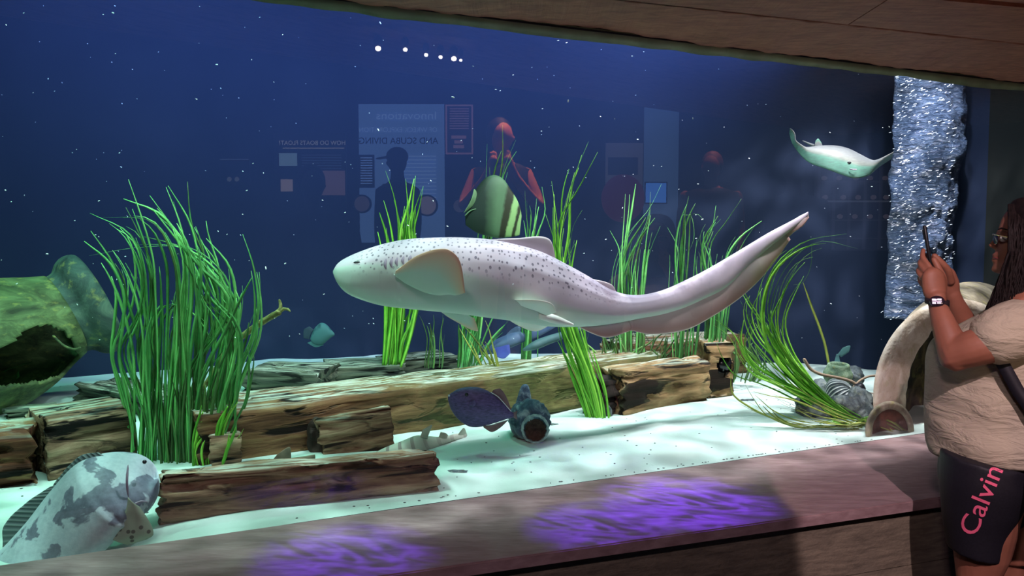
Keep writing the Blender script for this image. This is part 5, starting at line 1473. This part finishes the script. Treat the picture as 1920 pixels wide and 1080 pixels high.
for i in range(11): vpanel(pr2, 'text_line', 676, 295 + i * 4.8, 698, 296.6 + i * 4.8, RY - .1, E1c, .004, .02)
pr3 = thing('boat_panel', 'black exhibit board about floating boats in the visitor hall', 'sign', Mv(P(580, 390, RY)))
EW = lit('warm_print', (.50, .46, .36), 1.0); EK = lit('near_black_board', (.006, .007, .012), .3)
vpanel(pr3, 'board', 512, 250, 650, 400, RY, EK)
vtext(pr3, 'HOW DO BOATS FLOAT?', 524, 272, 648, RY, EW, hpx=8, bold=.01)
vpanel(pr3, 'underline', 530, 277, 646, 278.5, RY, EW, .004, .02)
vpanel(pr3, 'picture', 523, 287, 557, 311, RY, lit('sea_picture', (.25, .42, .55), 1.1), .004, .02)
vpanel(pr3, 'picture', 526, 336, 549, 359, RY, lit('tan_picture', (.50, .40, .38), 1.0), .004, .02)
vpanel(pr3, 'picture', 602, 320, 647, 366, RY, lit('pink_picture', (.34, .22, .24), .7), .004, .02)
for i in range(6): vpanel(pr3, 'text_line', 566, 290 + i * 5, 640, 291.2 + i * 5, RY, lit('grey_print', (.12, .14, .18), .6), .004, .02)
pr4 = thing('label_board', 'small dark label board low on the hall wall', 'sign', Mv(P(438, 345, RY)))
vpanel(pr4, 'board', 410, 298, 468, 347, RY, EK)
vpanel(pr4, 'text_line', 412, 298, 466, 299.5, RY, lit('grey_print2', (.16, .2, .26), .8), .004, .02)
for x in (430, 444):
    bm = bmesh.new(); rr_ = [Mv(P(x + 4.5 * math.cos(t_), 336 + 4.5 * math.sin(t_), RY - .03)) for t_ in [k * PI / 8 for k in range(16)]]
    bm.faces.new([bm.verts.new(q_) for q_ in rr_]); link_mesh('round_print', bm, lit('grey_disc', (.2, .22, .22), .9), pr4, smooth=False)
pr5 = thing('framed_sign', 'framed maroon notice beside the blue board in the visitor hall', 'sign', Mv(P(860, 290, RY)))
EF = lit('pinkish_frame', (.40, .22, .28), .9); ED = lit('dark_notice', (.05, .04, .09), .5)
vpanel(pr5, 'frame', 835, 196, 887, 289, RY - .1, EF); vpanel(pr5, 'notice', 838, 199, 884, 286, RY - .1, ED, .004, .02)
for i in range(9): vpanel(pr5, 'text_line', 843, 203 + i * 4.6, 879, 204.6 + i * 4.6, RY - .1, EF, .004, .03)
for i, (a, b) in enumerate(((846, 874), (852, 868), (850, 870))): vpanel(pr5, 'heading_line', a, 254 + i * 9, b, 260 + i * 9, RY - .1, EF, .004, .03)
for px, py, r, st in ((800, 385, 20, .9), (678, 382, 17, .35), (862, 386, 14, .3)):
    pt = thing('porthole', {800: 'tan round porthole display right of the capped visitor', 678: 'dark porthole display at the left edge of the blue board', 862: 'small dim porthole display right of the blue board'}[px], 'display', Mv(P(px, py, RY - .1)))
    bm = bmesh.new(); c = P(px, py, RY - .12)
    rws = [[Mv(c + Vector((math.cos(t_) * r * k_ * RY / F, dy, math.sin(t_) * r * k_ * RY / F))) for t_ in [2 * PI * k / 32 for k in range(32)]] for k_, dy in ((1, .05), (1, 0), (.86, 0), (.84, .02))]
    grid_bm(bm, rws, True); link_mesh('ring', bm, lit('dark_ring', (.01, .012, .02), .3), pt)
    bm = bmesh.new(); bm.faces.new([bm.verts.new(Mv(c + Vector((math.cos(t_) * r * .85 * RY / F, .02, math.sin(t_) * r * .85 * RY / F)))) for t_ in [2 * PI * k / 32 for k in range(32)]])
    link_mesh('picture', bm, lit('round_picture', (.36, .30, .34), st), pt, smooth=False)
# column, arch, red bin, screen, shelves
bm = bmesh.new(); c = P(1240, 250, 8.0)
tube_bm(bm, [Mv(Vector((c.x, c.y, .0))), Mv(Vector((c.x, c.y, P(0, 140, 8).z)))], .17, 32); 
props(link_mesh('hall_column', bm, lit('blue_glow_column', (.10, .20, .42), .9)), 'round column with an added blue glow in the visitor hall', 'column')
ar = thing('grey_kiosk', 'grey kiosk with rounded top standing in the visitor hall', 'kiosk', Mv(P(1168, 345, 7.6)))
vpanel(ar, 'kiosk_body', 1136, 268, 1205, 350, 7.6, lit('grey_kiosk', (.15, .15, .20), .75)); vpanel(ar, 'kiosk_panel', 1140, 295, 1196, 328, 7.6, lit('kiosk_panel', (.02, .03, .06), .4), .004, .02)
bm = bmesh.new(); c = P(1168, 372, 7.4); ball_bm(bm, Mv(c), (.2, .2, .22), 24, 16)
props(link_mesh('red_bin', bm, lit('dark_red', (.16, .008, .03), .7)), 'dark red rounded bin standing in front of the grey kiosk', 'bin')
sc3 = thing('blue_screen', 'small lit blue screen low in the visitor hall', 'screen', Mv(P(1230, 380, 7.0)))
vpanel(sc3, 'screen_body', 1209, 341, 1251, 382, 7.0, lit('screen_edge', (.02, .04, .12), .4)); vpanel(sc3, 'display', 1211, 343, 1249, 380, 7.0, lit('blue_display', (.08, .28, .95), 1.7), .004, .02)
shf = thing('display_shelves', 'dim wall of shelves full of small finds in the visitor hall', 'shelf', Mv(P(1600, 460, 6.4)))
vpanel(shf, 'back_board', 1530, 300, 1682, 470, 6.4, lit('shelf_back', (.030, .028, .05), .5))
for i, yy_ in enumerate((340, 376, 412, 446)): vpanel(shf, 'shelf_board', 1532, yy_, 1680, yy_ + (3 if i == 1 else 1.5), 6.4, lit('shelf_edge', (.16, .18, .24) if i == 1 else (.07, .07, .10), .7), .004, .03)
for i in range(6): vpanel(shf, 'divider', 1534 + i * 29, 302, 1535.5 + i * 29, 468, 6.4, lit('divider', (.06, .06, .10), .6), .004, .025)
rnd = random.Random(4)
for i in range(16):
    x = 1538 + (i % 5) * 29 + rnd.uniform(0, 10); yb = (339, 375, 411, 445)[i // 5 % 4]
    bm = bmesh.new(); ball_bm(bm, Mv(P(x + 5, yb - 5, 6.3)), (.022, .022, .018), 10, 8)
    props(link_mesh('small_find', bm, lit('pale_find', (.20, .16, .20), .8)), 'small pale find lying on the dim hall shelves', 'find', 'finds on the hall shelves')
# hall spotlights under the ceiling
for i, (px, py, r) in enumerate([(709, 91, 7), (760, 93, 5.5), (799, 103, 5), (826, 107, 5), (851, 110, 6.5), (864, 113, 4)]):
    YS = .712 / ((446 - py) / F)
    c = Mv(P(px, py, YS)); d_ = Md((Vector((0, 0, CAMZ)) - P(px, py, YS)).normalized())
    t_ = thing('ceiling_spotlight', 'small lit spotlight in the row under the header boards', 'light', c, 'spotlights under the header')
    bm = bmesh.new(); tube_bm(bm, [c + Vector((0, 0, .034)), c + Vector((0, 0, .024))], r * YS / F * 1.2, 16); link_mesh('lamp_body', bm, M_room, t_)
    bm = bmesh.new(); ball_bm(bm, c, (r * YS / F * .8, r * YS / F * .8, r * YS / F * .7), 14, 8); link_mesh('bulb', bm, lit('bulb_glow', (1, .93, .85), 9), t_)
# other visitors
def figure(label, px, head_y, Y, scale, mat_s, mat_c, face_dir=1, cap=False, arms=False, wide=1.0, hairc=None):
    c = P(px, head_y, Y); c = Mv(c)
    root_ = thing('person', label, 'person', Vector((c.x, c.y, c.z - 1.6)))
    side = Md(Vector((1, 0, 0))); fwd = Md(Vector((0, -1, 0)))      # side: image right
    up_ = Vector((0, 0, 1))
    def L(x, y, z): return c + side * x * scale + fwd * y * scale + up_ * z * scale
    global bm
    bm = bmesh.new()
    ball_bm(bm, L(0, 0, 0), (.085 * scale, .085 * scale, .115 * scale), 20, 14)
    ball_bm(bm, L(.085 * face_dir, .01, -.015), (.018, .018, .02), 8, 6)
    tube_bm(bm, [L(0, 0, -.08), L(0, 0, -.2)], [.05, .06], 12)
    W = .19 * wide
    rws = []
    for z, w_, d_ in ((-.17, .06, .06), (-.2, .12, .08), (-.24, W * .95, .10), (-.35, W, .12), (-.55, W * .9, .12), (-.75, W * .92, .12), (-.85, W * .9, .12)):
        rws.append([L(w_ * math.cos(t_), d_ * math.sin(t_), z) for t_ in [2 * PI * k / 24 for k in range(24)]])
    torso = rws
    for s_ in (-1, 1):
        if arms: pts = [L(s_ * W * .9, 0, -.27), L(s_ * W * 1.35, .08, -.50), L(s_ * .10, .30, -.32), L(s_ * .05, .33, -.2)]
        else: pts = [L(s_ * W * .95, 0, -.27), L(s_ * W * 1.1, 0, -.55), L(s_ * W * 1.0, .08, -.78), L(s_ * W * .95, .1, -.86)]
        cc = crm(pts, 12); tube_bm(bm, cc, [.05 - .018 * i / 11 for i in range(12)], 10)
        for k in range(4):
            e_ = Vector(pts[-1]); tube_bm(bm, [e_ + side * (.012 * (k - 1.5)), e_ + side * (.014 * (k - 1.5)) + up_ * (.06 if arms else -.06) * (1 - .1 * abs(k - 1.5))], .008, 6)
        tube_bm(bm, [L(s_ * .09, 0, -.82), L(s_ * .09, 0, -1.2), L(s_ * .09, 0, -1.57)], [.09, .06, .045], 12)
        tube_bm(bm, [L(s_ * .09, 0, -1.56), L(s_ * .09, .14, -1.57)], [.04, .03], 10)
    grid_bm(bm, rws, True, True)
    o_ = link_mesh('body', bm, mat_s, root_); mod(o_, 'REMESH', mode='VOXEL', voxel_size=.014, use_smooth_shade=True)
    bm = bmesh.new()
    ctr = c
    grid_bm(bm, [[ctr + (p_ - ctr - up_ * (p_ - ctr).z) * 1.13 + up_ * (p_ - ctr).z for p_ in r] for r in rws[1:]], True, True)
    link_mesh('shirt', bm, mat_c, root_)
    bm = bmesh.new()
    if cap:
        ball_bm(bm, L(0, 0, .045), (.1 * scale, .1 * scale, .085 * scale), 20, 10)
        tube_bm(bm, [L(.05 * face_dir, 0, .045), L(.15 * face_dir, 0, .03)], [.05, .04], 12, .2, Vector((0, 0, 1)))
        link_mesh('cap', bm, M_short, root_)
    else:
        ball_bm(bm, L(-.015 * face_dir, -.03, .02), (.10 * scale, .10 * scale, .125 * scale), 20, 12)
        link_mesh('hair', bm, hairc or M_hair, root_)
    return root_
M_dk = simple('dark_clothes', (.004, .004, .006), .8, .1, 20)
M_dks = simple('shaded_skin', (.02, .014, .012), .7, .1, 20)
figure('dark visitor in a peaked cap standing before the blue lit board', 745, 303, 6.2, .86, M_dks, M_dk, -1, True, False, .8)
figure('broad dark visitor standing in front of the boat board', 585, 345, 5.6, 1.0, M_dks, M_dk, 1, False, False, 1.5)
pv = figure('visitor lit orange lifting both arms in the visitor hall', 940, 256, 5.6, .95, simple('warm_skin', lin(190, 120, 90)), M_dk, 1, False, True, 1.05)
figure('reddish haired visitor in dark clothes in the visitor hall', 1334, 312, 6.6, .9, simple('warm_skin2', lin(150, 90, 80)), M_dk, -1, False, False, 1.3, simple('red_hair', lin(110, 60, 60)))
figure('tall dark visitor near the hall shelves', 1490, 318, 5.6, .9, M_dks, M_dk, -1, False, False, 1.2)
c = Mv(P(940, 256, 5.6)); o = spot('hall_spot', c + Vector((.3, .2, 1.6)), c + Vector((0, 0, -.25)), 1500, (1, .45, .22), 30, .6, .04)
c = Mv(P(1334, 312, 6.6)); o = spot('hall_spot', c + Vector((.2, .2, 1.5)), c + Vector((0, 0, -.1)), 350, (1, .5, .4), 26, .6, .04)
